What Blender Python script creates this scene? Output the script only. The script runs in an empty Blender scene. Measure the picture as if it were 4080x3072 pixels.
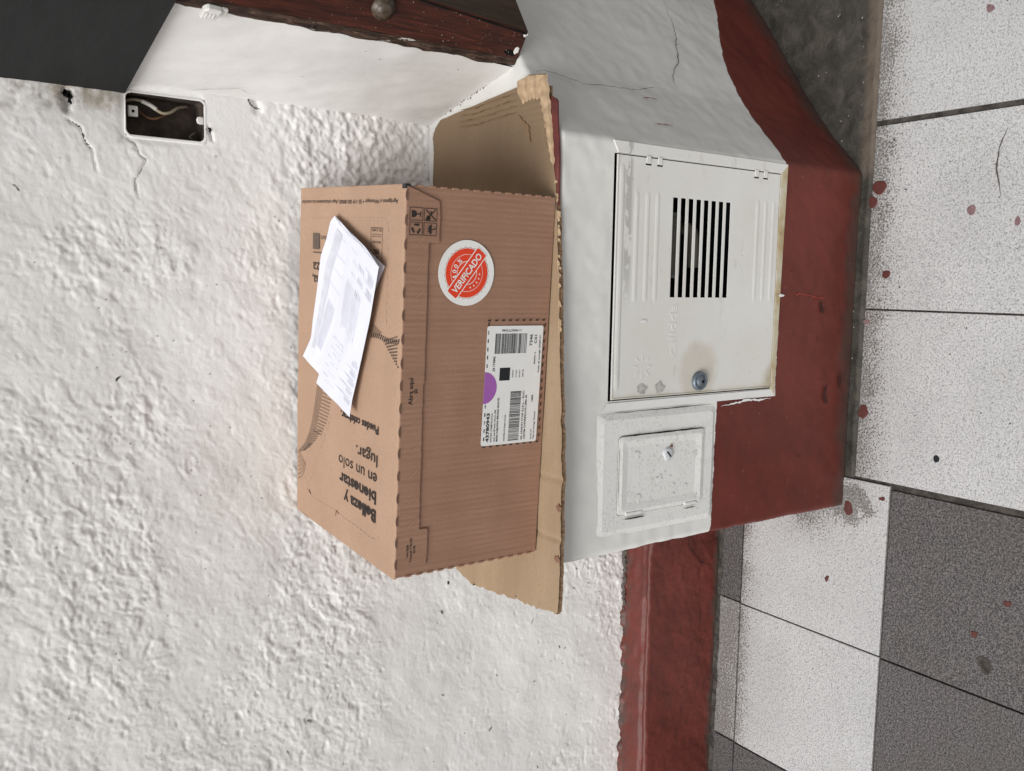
import bpy, bmesh, math, random
import numpy as np
from mathutils import Vector, Matrix
random.seed(7); rng = np.random.RandomState(11)
scene = bpy.context.scene
COL = scene.collection

# ------------------------------------------------------------------ camera, sky, sun, exposure
cd = bpy.data.cameras.new('camera'); cam = bpy.data.objects.new('camera', cd); COL.objects.link(cam)
cd.sensor_fit = 'HORIZONTAL'; cd.sensor_width = 36.0; cd.lens = 31.377
cd.clip_start = 0.02; cd.clip_end = 500
R = Matrix(((0.01587058, 0.99346146, 0.11305953),
            (-0.56977795, 0.1019041, -0.81545609),
            (-0.82164543, -0.05147707, 0.56766971)))
cam.matrix_world = Matrix.Translation((0, 0, 1.4)) @ R.to_4x4()
scene.camera = cam

w = bpy.data.worlds.new('World'); scene.world = w; w.use_nodes = True
nt = w.node_tree; nt.nodes.clear()
sky = nt.nodes.new('ShaderNodeTexSky'); sky.sky_type = 'NISHITA'; sky.sun_disc = False
SUN_EL, SUN_AZ = math.radians(57), math.radians(227)
sky.sun_elevation = SUN_EL; sky.sun_rotation = SUN_AZ; sky.dust_density = 3.0
hs = nt.nodes.new('ShaderNodeHueSaturation'); hs.inputs['Saturation'].default_value = 0.03
bg = nt.nodes.new('ShaderNodeBackground'); bg.inputs[1].default_value = 0.102
wo = nt.nodes.new('ShaderNodeOutputWorld')
nt.links.new(sky.outputs[0], hs.inputs['Color']); nt.links.new(hs.outputs[0], bg.inputs[0]); nt.links.new(bg.outputs[0], wo.inputs[0])

sd = bpy.data.lights.new('sun', 'SUN'); sd.energy = 2.35; sd.angle = math.radians(32); sd.color = (1.0, 0.985, 0.96)
sun = bpy.data.objects.new('sun', sd); COL.objects.link(sun)
sdir = Vector((math.sin(SUN_AZ) * math.cos(SUN_EL), math.cos(SUN_AZ) * math.cos(SUN_EL), math.sin(SUN_EL)))
sun.rotation_euler = sdir.to_track_quat('Z', 'Y').to_euler()
vs = scene.view_settings
vs.view_transform = 'Standard'; vs.look = 'None'; vs.gamma = 1.0; vs.use_curve_mapping = False
vs.exposure = 0.10

# ------------------------------------------------------------------ helpers
def sm(a, b, x):
    t = np.clip((x - a) / (b - a), 0, 1); return t * t * (3 - 2 * t)

def vnoise(x, y, seed=0):
    x = np.asarray(x, float); y = np.asarray(y, float)
    r = np.random.RandomState(seed); N = 256
    g = r.rand(N, N) * 2 - 1
    xi = np.floor(x).astype(int); yi = np.floor(y).astype(int)
    fx = x - xi; fy = y - yi
    fx = fx * fx * fx * (fx * (fx * 6 - 15) + 10); fy = fy * fy * fy * (fy * (fy * 6 - 15) + 10)
    a = g[xi % N, yi % N]; b = g[(xi + 1) % N, yi % N]; c = g[xi % N, (yi + 1) % N]; d = g[(xi + 1) % N, (yi + 1) % N]
    return (a * (1 - fx) + b * fx) * (1 - fy) + (c * (1 - fx) + d * fx) * fy

def fbm(x, y, seed=0, o=4, gain=.5):
    s = 0; a = 1
    for i in range(o):
        cx, sx = math.cos(.7 * i), math.sin(.7 * i)
        s = s + a * vnoise((x * cx - y * sx) * 2 ** i, (x * sx + y * cx) * 2 ** i, seed + i); a *= gain
    return s

def mesh_obj(name, verts, faces, mat=None, parent=None, smooth=False, mats=None, fm=None):
    me = bpy.data.meshes.new(name)
    me.from_pydata([tuple(map(float, v)) for v in verts], [], [tuple(int(i) for i in f) for f in faces]); me.update()
    for m in (mats or ([mat] if mat else [])): me.materials.append(m)
    if fm is not None: me.polygons.foreach_set('material_index', np.array(fm, dtype=np.int32))
    if smooth: me.polygons.foreach_set('use_smooth', np.ones(len(me.polygons), dtype=bool))
    o = bpy.data.objects.new(name, me); COL.objects.link(o)
    if parent: o.parent = parent
    return o

def grid_obj(name, X, Y, Z, mat=None, parent=None, smooth=True, keep=None):
    n, m = X.shape
    me = bpy.data.meshes.new(name)
    co = np.stack([X, Y, Z], -1).reshape(-1, 3).astype(np.float32)
    idx = np.arange(n * m).reshape(n, m)
    q = np.stack([idx[:-1, :-1], idx[1:, :-1], idx[1:, 1:], idx[:-1, 1:]], -1).reshape(-1, 4)
    if keep is not None: q = q[keep.reshape(-1)]
    me.vertices.add(len(co)); me.vertices.foreach_set('co', co.ravel())
    me.loops.add(len(q) * 4); me.loops.foreach_set('vertex_index', q.ravel().astype(np.int32))
    me.polygons.add(len(q)); me.polygons.foreach_set('loop_start', (np.arange(len(q)) * 4).astype(np.int32))
    me.polygons.foreach_set('loop_total', np.full(len(q), 4, dtype=np.int32))
    me.polygons.foreach_set('use_smooth', np.full(len(q), smooth, dtype=bool))
    me.update(calc_edges=True); me.validate()
    if mat: me.materials.append(mat)
    o = bpy.data.objects.new(name, me); COL.objects.link(o)
    if parent: o.parent = parent
    return o

def bm_obj(name, bm, mat, parent=None, smooth=False):
    me = bpy.data.meshes.new(name); bmesh.ops.recalc_face_normals(bm, faces=bm.faces); bm.to_mesh(me); bm.free()
    if mat: me.materials.append(mat)
    if smooth: me.polygons.foreach_set('use_smooth', np.ones(len(me.polygons), dtype=bool))
    o = bpy.data.objects.new(name, me); COL.objects.link(o)
    if parent: o.parent = parent
    return o

def box(name, lo, hi, mat, parent=None, bev=0.0, seg=2):
    bm = bmesh.new(); bmesh.ops.create_cube(bm, size=1)
    for v in bm.verts:
        for k in range(3): v.co[k] = lo[k] if v.co[k] < 0 else hi[k]
    if bev: bmesh.ops.bevel(bm, geom=bm.edges[:], offset=bev, segments=seg, affect='EDGES', profile=.6)
    return bm_obj(name, bm, mat, parent)

def prism(name, poly, origin, ux, uy, depth, mat, parent=None, bev=0.0, seg=1):
    """poly in (a,b) -> origin + a*ux + b*uy, extruded along ux x uy by depth"""
    ux = Vector(ux); uy = Vector(uy); n = ux.cross(uy).normalized(); origin = Vector(origin)
    bm = bmesh.new()
    vs_ = [bm.verts.new(origin + ux * a + uy * b) for a, b in poly]
    f = bm.faces.new(vs_)
    r = bmesh.ops.extrude_face_region(bm, geom=[f])
    for e in r['geom']:
        if isinstance(e, bmesh.types.BMVert): e.co += n * depth
    bmesh.ops.recalc_face_normals(bm, faces=bm.faces)
    if bev:
        bmesh.ops.bevel(bm, geom=bm.edges[:], offset=bev, segments=seg, affect='EDGES')
    big = [f for f in bm.faces if len(f.verts) > 4]
    bmesh.ops.triangulate(bm, faces=big)
    return bm_obj(name, bm, mat, parent)

def ribbon(name, pts, width, normal, mat, parent=None, jag=0.3, taper=True, sub=6, seed=0, lift=0.0004):
    r = random.Random(seed)
    P = [Vector(p) for p in pts]; n = Vector(normal).normalized(); Q = []
    for a, b in zip(P[:-1], P[1:]):
        for k in range(sub):
            t = k / sub; p = a.lerp(b, t); d = (b - a).normalized(); s = d.cross(n)
            Q.append(p + s * (r.uniform(-1, 1) * width * jag * 2.0))
    Q.append(P[-1]); V = []; F = []
    for i, p in enumerate(Q):
        d = (Q[min(i + 1, len(Q) - 1)] - Q[max(i - 1, 0)]).normalized(); s = d.cross(n)
        t = i / (len(Q) - 1); wd = width * (r.uniform(.45, 1.2)) * .5
        if taper: wd *= max(.12, min(1, 5 * t, 5 * (1 - t)))
        V += [p + s * wd + n * lift, p - s * wd + n * lift]
        if i: F.append((2 * i - 2, 2 * i - 1, 2 * i + 1, 2 * i))
    return mesh_obj(name, V, F, mat, parent)

def tube(name, pts, rad, mat, parent=None, seg=10, sub=6):
    P = [Vector(p) for p in pts]; Q = []
    for i in range(len(P) - 1):
        p0 = P[max(i - 1, 0)]; p1 = P[i]; p2 = P[i + 1]; p3 = P[min(i + 2, len(P) - 1)]
        for k in range(sub):
            t = k / sub
            Q.append(.5 * ((2 * p1) + (p2 - p0) * t + (2 * p0 - 5 * p1 + 4 * p2 - p3) * t * t + (3 * p1 - p0 - 3 * p2 + p3) * t ** 3))
    Q.append(P[-1]); V = []; F = []
    for i, p in enumerate(Q):
        d = (Q[min(i + 1, len(Q) - 1)] - Q[max(i - 1, 0)]).normalized()
        a = d.orthogonal().normalized() if i == 0 else (a - d * a.dot(d)).normalized()
        b = d.cross(a)
        for k in range(seg):
            th = 2 * math.pi * k / seg; V.append(p + (a * math.cos(th) + b * math.sin(th)) * rad)
        if i:
            for k in range(seg):
                k2 = (k + 1) % seg; F.append(((i - 1) * seg + k, (i - 1) * seg + k2, i * seg + k2, i * seg + k))
    F.append(tuple(range(seg))[::-1]); F.append(tuple((len(Q) - 1) * seg + k for k in range(seg)))
    return mesh_obj(name, V, F, mat, parent, smooth=True)

def lathe(name, prof, origin, axis, mat, parent=None, seg=28, smooth=True):
    """prof: (radius, height along axis)"""
    ax = Vector(axis).normalized(); a = ax.orthogonal().normalized(); b = ax.cross(a); o = Vector(origin); V = []; F = []
    for r, h in prof:
        for k in range(seg):
            t = 2 * math.pi * k / seg; V.append(o + ax * h + (a * math.cos(t) + b * math.sin(t)) * r)
    for i in range(1, len(prof)):
        for k in range(seg):
            k2 = (k + 1) % seg; F.append(((i - 1) * seg + k, (i - 1) * seg + k2, i * seg + k2, i * seg + k))
    F.append(tuple((len(prof) - 1) * seg + k for k in range(seg)))
    return mesh_obj(name, V, F, mat, parent, smooth=smooth)

def text(body, origin, ux, uy, mat, parent=None, length=None, cap=None, bold=0.0, name='printed_text', align='L', lift=0.0, depth=0.0):
    """built-in font text: base line starts at origin, runs along ux, letters stand along uy"""
    cu = bpy.data.curves.new('t', 'FONT'); cu.body = body; cu.size = 1; cu.offset = bold
    cu.fill_mode = 'FRONT' if depth == 0 else 'BOTH'; cu.resolution_u = 3; cu.extrude = 0.01 if depth else 0
    ob = bpy.data.objects.new('t', cu)
    COL.objects.link(ob); bpy.context.view_layer.update()
    dg = bpy.context.evaluated_depsgraph_get()
    me = bpy.data.meshes.new_from_object(ob.evaluated_get(dg))
    bpy.data.objects.remove(ob); bpy.data.curves.remove(cu)
    co = np.array([v.co[:] for v in me.vertices]).reshape(-1, 3)
    x0, x1 = co[:, 0].min(), co[:, 0].max()
    sy = (cap / 0.73) if cap else None
    sx = (length / (x1 - x0)) if length else sy
    if sy is None: sy = sx
    if align == 'C': x0 = (x0 + x1) / 2
    ux = np.array(ux, float); uy = np.array(uy, float); n = np.cross(ux, uy)
    p = np.array(origin, float) + np.outer((co[:, 0] - x0) * sx, ux) + np.outer(co[:, 1] * sy, uy) + n * lift
    if depth: p += np.outer(co[:, 2] / .01 * depth / 2, n)
    me.vertices.foreach_set('co', p.astype(np.float32).ravel()); me.materials.clear(); me.materials.append(mat); me.update()
    me.name = name
    o = bpy.data.objects.new(name, me); COL.objects.link(o)
    if parent: o.parent = parent
    return o

def empty(name, loc, label, cat, group=None, rz=0):
    o = bpy.data.objects.new(name, None); o.location = loc; o.rotation_euler = (0, 0, rz); o.empty_display_size = .05
    COL.objects.link(o); return tag(o, label, cat, group)
def tag(o, label, cat, group=None):
    o['label'] = label; o['category'] = cat
    if group: o['group'] = group
    return o

# ------------------------------------------------------------------ material helpers
class NT:
    def __init__(s, name, rough=.8, spec=.3):
        s.m = bpy.data.materials.new(name); s.m.use_nodes = True; s.t = s.m.node_tree; s.t.nodes.clear()
        s.out = s.t.nodes.new('ShaderNodeOutputMaterial'); s.p = s.t.nodes.new('ShaderNodeBsdfPrincipled')
        s.t.links.new(s.p.outputs[0], s.out.inputs[0]); s.p.inputs['Roughness'].default_value = rough
        s.p.inputs['Specular IOR Level'].default_value = spec
        s.pos = s.t.nodes.new('ShaderNodeNewGeometry').outputs['Position']
        s.tc = s.t.nodes.new('ShaderNodeTexCoord').outputs['Object']
    def link(s, a, b): s.t.links.new(a, b)
    def inp(s, sock, v):
        if hasattr(v, 'default_value') and hasattr(v, 'links'): s.link(v, sock)
        else:
            if isinstance(v, (tuple, list)) and len(v) == 3 and len(sock.default_value) == 4: v = (*v, 1)
            sock.default_value = v
    def noise(s, scale, detail=4, rough=.55, vec=None, stretch=None, dist=0.0):
        n = s.t.nodes.new('ShaderNodeTexNoise'); n.inputs['Scale'].default_value = scale; n.inputs['Detail'].default_value = detail
        n.inputs['Roughness'].default_value = rough; n.inputs['Distortion'].default_value = dist
        v = vec or s.pos
        if stretch:
            mp = s.t.nodes.new('ShaderNodeMapping'); mp.inputs['Scale'].default_value = stretch; s.link(v, mp.inputs[0]); v = mp.outputs[0]
        s.link(v, n.inputs['Vector']); return n.outputs['Fac']
    def voro(s, scale, vec=None, feature='F1', rand=1.0):
        n = s.t.nodes.new('ShaderNodeTexVoronoi'); n.feature = feature; n.inputs['Scale'].default_value = scale
        n.inputs['Randomness'].default_value = rand
        s.link(vec or s.pos, n.inputs['Vector']); return n.outputs['Distance'], n.outputs['Color']
    def ramp(s, f, stops):
        n = s.t.nodes.new('ShaderNodeValToRGB'); e = n.color_ramp.elements
        while len(e) < len(stops): e.new(.5)
        for el, (p, c) in zip(e, stops):
            el.position = p; el.color = (c, c, c, 1) if not isinstance(c, tuple) else (*c, 1)
        s.link(f, n.inputs[0]); return n.outputs[0]
    def mix(s, f, a, b, mode='MIX'):
        n = s.t.nodes.new('ShaderNodeMix'); n.data_type = 'RGBA'; n.blend_type = mode
        s.inp(n.inputs[0], f); s.inp(n.inputs[6], a); s.inp(n.inputs[7], b); return n.outputs[2]
    def math(s, op, a, b=None, c=None, clamp=False):
        n = s.t.nodes.new('ShaderNodeMath'); n.operation = op; n.use_clamp = clamp
        s.inp(n.inputs[0], a)
        if b is not None: s.inp(n.inputs[1], b)
        if c is not None: s.inp(n.inputs[2], c)
        return n.outputs[0]
    def smooth(s, x, a, b):
        n = s.t.nodes.new('ShaderNodeMapRange'); n.interpolation_type = 'SMOOTHSTEP'
        s.inp(n.inputs[0], x); n.inputs[1].default_value = a; n.inputs[2].default_value = b; return n.outputs[0]
    def xyz(s, v=None):
        n = s.t.nodes.new('ShaderNodeSeparateXYZ'); s.link(v or s.pos, n.inputs[0]); return n.outputs
    def color(s, v): s.inp(s.p.inputs['Base Color'], v)
    def bump(s, h, strength=.3, dist=.002):
        n = s.t.nodes.new('ShaderNodeBump'); n.inputs['Strength'].default_value = strength; n.inputs['Distance'].default_value = dist
        s.link(h, n.inputs['Height']); s.link(n.outputs[0], s.p.inputs['Normal'])

def flat(name, c, rough=.7, spec=.3, var=.12, scale=60, bump=.0):
    m = NT(name, rough, spec); f = m.noise(scale, 5)
    m.color(m.mix(m.smooth(f, .25, .75), tuple(x * (1 - var) for x in c), tuple(min(1, x * (1 + var)) for x in c)))
    if bump: m.bump(f, bump, .002)
    return m.m

# rough white-washed render
m = NT('white_limewash', .9, .15)
n1 = m.noise(5, 6, .6); n2 = m.noise(34, 5, .6); n3 = m.noise(260, 3, .6); n4 = m.noise(12, 8, .7, dist=.6)
c = m.mix(m.smooth(n1, .3, .7), (.76, .745, .72), (.81, .80, .785))
c = m.mix(m.math('MULTIPLY', m.smooth(n2, .60, .78), .35), c, (.62, .60, .55))
c = m.mix(m.math('MULTIPLY', m.smooth(n4, .66, .74), .5), c, (.46, .44, .40))
dv, dc = m.voro(55); spk = m.math('MULTIPLY', m.smooth(dv, .13, .06), m.smooth(m.noise(16, 2), .52, .6))
c = m.mix(m.math('MULTIPLY', spk, .65), c, (.22, .21, .19))
px = m.xyz()
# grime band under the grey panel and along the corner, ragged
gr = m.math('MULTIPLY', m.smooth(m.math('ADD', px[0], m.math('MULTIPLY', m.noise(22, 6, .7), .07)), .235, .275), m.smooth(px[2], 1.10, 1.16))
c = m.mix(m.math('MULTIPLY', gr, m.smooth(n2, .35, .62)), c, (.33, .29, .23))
m.color(c); h = m.math('ADD', m.math('MULTIPLY', n3, .35), m.noise(90, 6, .65)); m.bump(h, .4, .0018)
M_STUCCO = m.m

def red_nodes(m):
    r1 = m.noise(9, 6, .6); r2 = m.noise(70, 5, .6)
    c = m.mix(m.smooth(r1, .3, .7), (.105, .021, .016), (.145, .031, .022))
    c = m.mix(m.math('MULTIPLY', m.smooth(r2, .62, .75), .5), c, (.075, .025, .02))
    d, _ = m.voro(34); c = m.mix(m.math('MULTIPLY', m.smooth(d, .085, .04), .5), c, (.24, .10, .085))
    return c
# smooth painted plinth: white above, red dado below
m = NT('plinth_paint', .62, .3); px = m.xyz()
n1 = m.noise(6, 5, .6); n2 = m.noise(60, 5, .6); n3 = m.noise(300, 3)
c = m.mix(m.smooth(n1, .3, .7), (.675, .665, .64), (.735, .73, .70))
c = m.mix(m.math('MULTIPLY', m.smooth(n2, .60, .75), .25), c, (.54, .53, .50))
obl = m.smooth(px[0], .200, .206)          # splayed side: specks, scuffs, and its shade put in as grey
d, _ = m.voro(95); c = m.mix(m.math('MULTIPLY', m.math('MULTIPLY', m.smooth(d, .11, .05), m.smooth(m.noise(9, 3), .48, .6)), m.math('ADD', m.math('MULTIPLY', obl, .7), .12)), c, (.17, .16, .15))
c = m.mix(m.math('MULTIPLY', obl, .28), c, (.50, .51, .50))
zr = m.math('ADD', .2035, m.math('MULTIPLY', m.math('LESS_THAN', px[0], -.1775), .139))
zr = m.math('ADD', zr, m.math('MULTIPLY', m.math('SUBTRACT', m.noise(45, 5, .7), .5), .010))
dn = m.math('MULTIPLY', m.smooth(px[0], .34, .60), .10); zr = m.math('SUBTRACT', zr, dn)
redm = m.smooth(m.math('SUBTRACT', zr, px[2]), -.0006, .0006)
rc = red_nodes(m)
# dirt splash just above the floor, own ragged outline
dirt = m.math('MULTIPLY', m.smooth(m.math('ADD', px[2], m.math('MULTIPLY', m.noise(14, 6, .7), -.09)), .0, -.045), .75)
rc = m.mix(dirt, rc, (.055, .045, .038))
m.color(m.mix(redm, c, rc)); m.inp(m.p.inputs['Roughness'], m.math('SUBTRACT', .68, m.math('MULTIPLY', redm, .16)))
m.bump(m.math('ADD', m.noise(34, 5, .55), m.math('MULTIPLY', n3, .12)), .09, .003)
M_PLINTH = m.m

m = NT('red_dado_paint', .5, .35); px = m.xyz(); rc = red_nodes(m)
rc = m.mix(m.math('MULTIPLY', m.smooth(m.noise(20, 6, .7, stretch=(1, 1, 2.2)), .60, .68), .75), rc, (.055, .014, .014))
rc = m.mix(m.smooth(m.math('ADD', px[2], m.math('MULTIPLY', m.noise(24, 6, .7), -.05)), -.002, -.025), rc, (.06, .05, .042))
tg = m.math('MULTIPLY', m.math('MULTIPLY', m.smooth(px[2], .190, .196), m.math('ADD', .25, m.math('MULTIPLY', m.smooth(px[1], 1.285, 1.308), .75))), m.smooth(m.noise(30, 6, .75), .40, .58)); rc = m.mix(m.math('MULTIPLY', tg, .85), rc, (.055, .048, .042))
m.color(rc); m.bump(m.noise(50, 6, .6), .45, .003); M_RED = m.m
m = NT('red_gloss_wood', .35, .5); f = m.noise(40, 5); m.color(m.mix(m.smooth(f, .3, .7), (.085, .018, .016), (.15, .034, .028))); m.bump(f, .4, .002); M_REDSTICK = m.m

m = NT('smooth_white_paint', .6, .3); n1 = m.noise(5, 5, .6); n2 = m.noise(30, 6, .7, stretch=(1, 1, .5))
c = m.mix(m.smooth(n1, .3, .7), (.72, .71, .69), (.78, .77, .75)); c = m.mix(m.math('MULTIPLY', m.smooth(n2, .64, .74), .25), c, (.58, .56, .52))
d, _ = m.voro(26); c = m.mix(m.math('MULTIPLY', m.smooth(d, .05, .03), .7), c, (.2, .15, .12))
m.color(c); m.bump(m.math('ADD', m.noise(22, 5), m.math('MULTIPLY', m.noise(160, 3), .15)), .25, .003); M_SMOOTH = m.m

m = NT('charcoal_panel_paint', .75, .2); f = m.noise(14, 5, .6, stretch=(1, 1, 7)); g = m.noise(22, 3)
c = m.mix(m.smooth(f, .3, .7), (.016, .0165, .017), (.020, .0205, .021)); c = m.mix(m.math('MULTIPLY', m.smooth(g, .68, .76), .6), c, (.014, .014, .014))
m.color(c); m.bump(m.noise(60, 4, .6, stretch=(1, 1, 8)), .25, .0012); M_PANEL = m.m

m = NT('dark_timber', .42, .35); f = m.noise(34, 7, .65, stretch=(6, 6, .45), dist=.5); g = m.noise(8, 4)
c = m.ramp(f, [(.25, (.010, .0045, .0035)), (.5, (.048, .013, .008)), (.75, (.105, .028, .017))])
c = m.mix(m.smooth(g, .55, .8), c, (.022, .009, .007))
d, _ = m.voro(120); c = m.mix(m.math('MULTIPLY', m.smooth(d, .09, .05), .35), c, (.45, .40, .36))
m.color(c); m.bump(f, .45, .0015); M_TIMBER = m.m
m = NT('worn_timber_edge', .7, .2); f = m.noise(60, 7, .7, stretch=(4, 4, .6)); g = m.noise(30, 6, .7, stretch=(2, 2, .6))
c = m.ramp(f, [(.3, (.012, .010, .009)), (.5, (.05, .030, .022)), (.7, (.16, .10, .07))])
c = m.mix(m.smooth(g, .61, .65), c, (.60, .57, .52)); m.color(c); m.bump(f, .8, .003); M_WORN = m.m
m = NT('brown_timber', .5, .35); f = m.noise(34, 7, .65, stretch=(6, 6, .45), dist=.5)
m.color(m.ramp(f, [(.25, (.022, .014, .010)), (.5, (.052, .031, .021)), (.75, (.085, .052, .034))])); m.bump(f, .4, .0015); M_TIMBER2 = m.m

def card_mat(name, a, b, wave=True, spots=.3):
    m = NT(name, .82, .15); n1 = m.noise(12, 4, .6, vec=m.tc); n2 = m.noise(420, 4, .7, vec=m.tc)
    c = m.mix(m.smooth(n1, .3, .7), a, b)
    c = m.mix(m.math('MULTIPLY', m.smooth(n2, .42, .62), .22), c, tuple(x * .62 for x in a))
    d, _ = m.voro(60, vec=m.tc); c = m.mix(m.math('MULTIPLY', m.smooth(d, .055, .03), spots), c, tuple(x * .25 for x in a))
    h = m.math('MULTIPLY', n2, .4)
    if wave:
        x = m.xyz(m.tc); fl = m.math('SINE', m.math('MULTIPLY', x[0], 2 * math.pi / .0072))
        am = m.noise(26, 3, vec=m.tc); fl = m.math('MULTIPLY', fl, m.smooth(am, .25, .8))
        fl2 = m.noise(1.0, 2, vec=m.tc, stretch=(150, 3, 3))
        c = m.mix(m.math('MULTIPLY', m.smooth(fl2, .46, .70), .24), c, tuple(x * .72 for x in a))
        h = m.math('ADD', h, m.math('ADD', m.math('MULTIPLY', fl, .38), m.math('MULTIPLY', fl2, 1.0)))
    m.color(c); m.bump(h, .45, .0012); return m.m
M_BOX = card_mat('box_kraft_front', (.300, .172, .118), (.335, .195, .134))
M_LID = card_mat('box_kraft_lid', (.400, .262, .182), (.435, .288, .202), wave=False)  # same kraft as the sides; lit top put in as a paler colour
M_BOXDARK = flat('box_kraft_cut', (.10, .055, .038)); M_SCORE = flat('box_score_light', (.50, .335, .23)); M_CARDDARK = flat('cardboard_core', (.17, .105, .060), var=.5, scale=200)
M_INK = flat('black_ink', (.030, .022, .020), .6); M_INKG = flat('faded_ink', (.115, .082, .065), .6); M_INKL = flat('light_ink', (.22, .148, .108), .6)
m = NT('old_cardboard', .85, .12); n1 = m.noise(7, 5, .6, stretch=(.5, 2.2, 1)); n2 = m.noise(260, 4, .7); n3 = m.noise(20, 6, .75, stretch=(.5, 3, 1))
c = m.mix(m.smooth(n1, .3, .7), (.305, .218, .140), (.370, .268, .176)); c = m.mix(m.math('MULTIPLY', m.smooth(n2, .45, .65), .2), c, (.22, .14, .08))
c = m.mix(m.math('MULTIPLY', m.smooth(n3, .60, .72), .6), c, (.20, .125, .07))
px = m.xyz(); wv = m.math('SINE', m.math('MULTIPLY', px[1], 2 * math.pi / .0085)); end_shade = m.smooth(m.math('ADD', px[0], m.math('MULTIPLY', m.noise(14, 5, .7), .05)), .10, .19)
c = m.mix(m.math('MULTIPLY', end_shade, .70), c, (.175, .122, .078))  # right end: shade beside the box painted in, over greyer brown card
fb = m.math('MULTIPLY', m.smooth(px[1], 1.235, 1.262), m.smooth(wv, .1, .9)); m.color(c)
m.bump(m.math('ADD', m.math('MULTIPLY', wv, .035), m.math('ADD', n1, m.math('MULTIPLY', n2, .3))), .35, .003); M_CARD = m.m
M_TORN = flat('torn_cardboard_paper', (.41, .295, .188), .9, .1, .2, 90, .4)

m = NT('white_paper', .55, .3); f = m.noise(30, 4); m.color(m.mix(f, (.70, .71, .80), (.74, .75, .83))); M_PAPER = m.m
M_PRINT = flat('pale_print_grey', (.60, .61, .68), .6, var=.08); M_PRINTD = flat('paper_print_ink', (.45, .46, .54), .6, var=.2, scale=400)
M_LABEL = flat('label_white', (.73, .73, .72), .35, .5, .02); M_STICK = flat('sticker_white', (.76, .755, .73), .35, .5, .02)
M_ORANGE = flat('sticker_red', (.72, .045, .010), .35, .5, .05); M_PINK = flat('sticker_blush', (.76, .60, .54), .4, .5, .03); M_PURPLE = flat('label_purple', (.32, .105, .38), .4, .5, .03)
M_LBLK = flat('label_black', (.010, .013, .016), .35, .5); M_SEAL = flat('sticker_line', (.26, .11, .15), .4)

m = NT('cabinet_door_paint', .45, .4); px = m.xyz(); n1 = m.noise(8, 5, .6); n2 = m.noise(40, 6, .7)
c = m.mix(m.smooth(n1, .35, .65), (.655, .638, .60), (.685, .68, .655)); 
wear = m.math('MULTIPLY', m.smooth(m.math('ABSOLUTE', m.math('SUBTRACT', px[2], .541)), .010, .003), m.smooth(m.noise(24, 5, .7, stretch=(1, 1, 2)), .46, .52))
c = m.mix(m.math('MULTIPLY', wear, m.math('MULTIPLY', m.smooth(px[0], -.06, .05), .75)), c, (.36, .35, .32))
# glue/rust halo round the lock, yellowed lower corner
dx = m.math('DIVIDE', m.math('SUBTRACT', px[0], -.128), .050); dz = m.math('DIVIDE', m.math('SUBTRACT', px[2], .388), .046)
rr = m.math('ADD', m.math('ADD', m.math('MULTIPLY', dx, dx), m.math('MULTIPLY', dz, dz)), m.math('SUBTRACT', m.math('MULTIPLY', m.noise(30, 5, .65), 1.3), .3))
c = m.mix(m.math('MULTIPLY', m.smooth(rr, 1.55, .75), .55), c, (.50, .44, .35))
cr = m.math('ADD', m.math('SUBTRACT', m.math('MULTIPLY', px[2], 1.1), .245), m.math('MULTIPLY', m.math('ADD', px[0], .16), .55))
c = m.mix(m.smooth(m.math('ADD', cr, m.math('MULTIPLY', n2, .045)), .062, .012), c, (.36, .29, .16))
bs = m.math('MULTIPLY', m.smooth(m.math('ADD', px[0], m.math('MULTIPLY', n2, .025)), -.138, -.155), .55); c = m.mix(bs, c, (.50, .44, .31))
d, _ = m.voro(45); c = m.mix(m.math('MULTIPLY', m.smooth(d, .06, .03), .7), c, (.30, .27, .23))
c = m.mix(m.math('MULTIPLY', m.smooth(m.noise(16, 6, .75, stretch=(.8, 1, 2.4)), .58, .70), .42), c, (.44, .42, .38))
m.color(c); m.bump(n1, .12, .002); M_DOOR = m.m
m = NT('yellowed_frame', .5, .35); f = m.noise(18, 6, .7); c = m.ramp(f, [(.3, (.60, .57, .50)), (.48, (.50, .44, .31)), (.62, (.40, .31, .17)), (.75, (.20, .16, .11))]); m.color(c); m.bump(f, .3, .002); M_YELLOW = m.m
m = NT('hatch_paint', .6, .3); n1 = m.noise(7, 4); n2 = m.noise(240, 5, .7); n3 = m.noise(26, 6, .7); px = m.xyz()
c = m.mix(m.smooth(n1, .3, .7), (.70, .70, .675), (.74, .74, .72))
c = m.mix(m.math('MULTIPLY', m.math('MULTIPLY', m.smooth(n2, .50, .62), m.smooth(n3, .40, .60)), .48), c, (.38, .37, .34))
c = m.mix(m.math('MULTIPLY', m.smooth(m.noise(38, 6, .7), .69, .74), .5), c, (.45, .24, .12))
m.color(c); m.bump(m.math('ADD', m.noise(60, 5, .65), m.math('MULTIPLY', n2, .2)), .25, .0025); M_HATCH = m.m
M_LOCKW = flat('lock_white', (.56, .58, .60), .45, .4); m = NT('galvanised', .45, .5); m.p.inputs['Metallic'].default_value = .6; f = m.noise(180, 4); m.color(m.mix(f, (.10, .125, .15), (.26, .30, .34))); M_LOCK = m.m
M_HOLE = flat('black_gap', (.008, .008, .008), .9, .1); M_INSIDE = flat('cabinet_inside', (.012, .015, .018), .8, .1); M_METER = flat('meter_body', (.13, .15, .14), .5, .3, .3, 40); M_METER2 = flat('meter_pipe', (.11, .10, .085), .6, .3)

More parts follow.
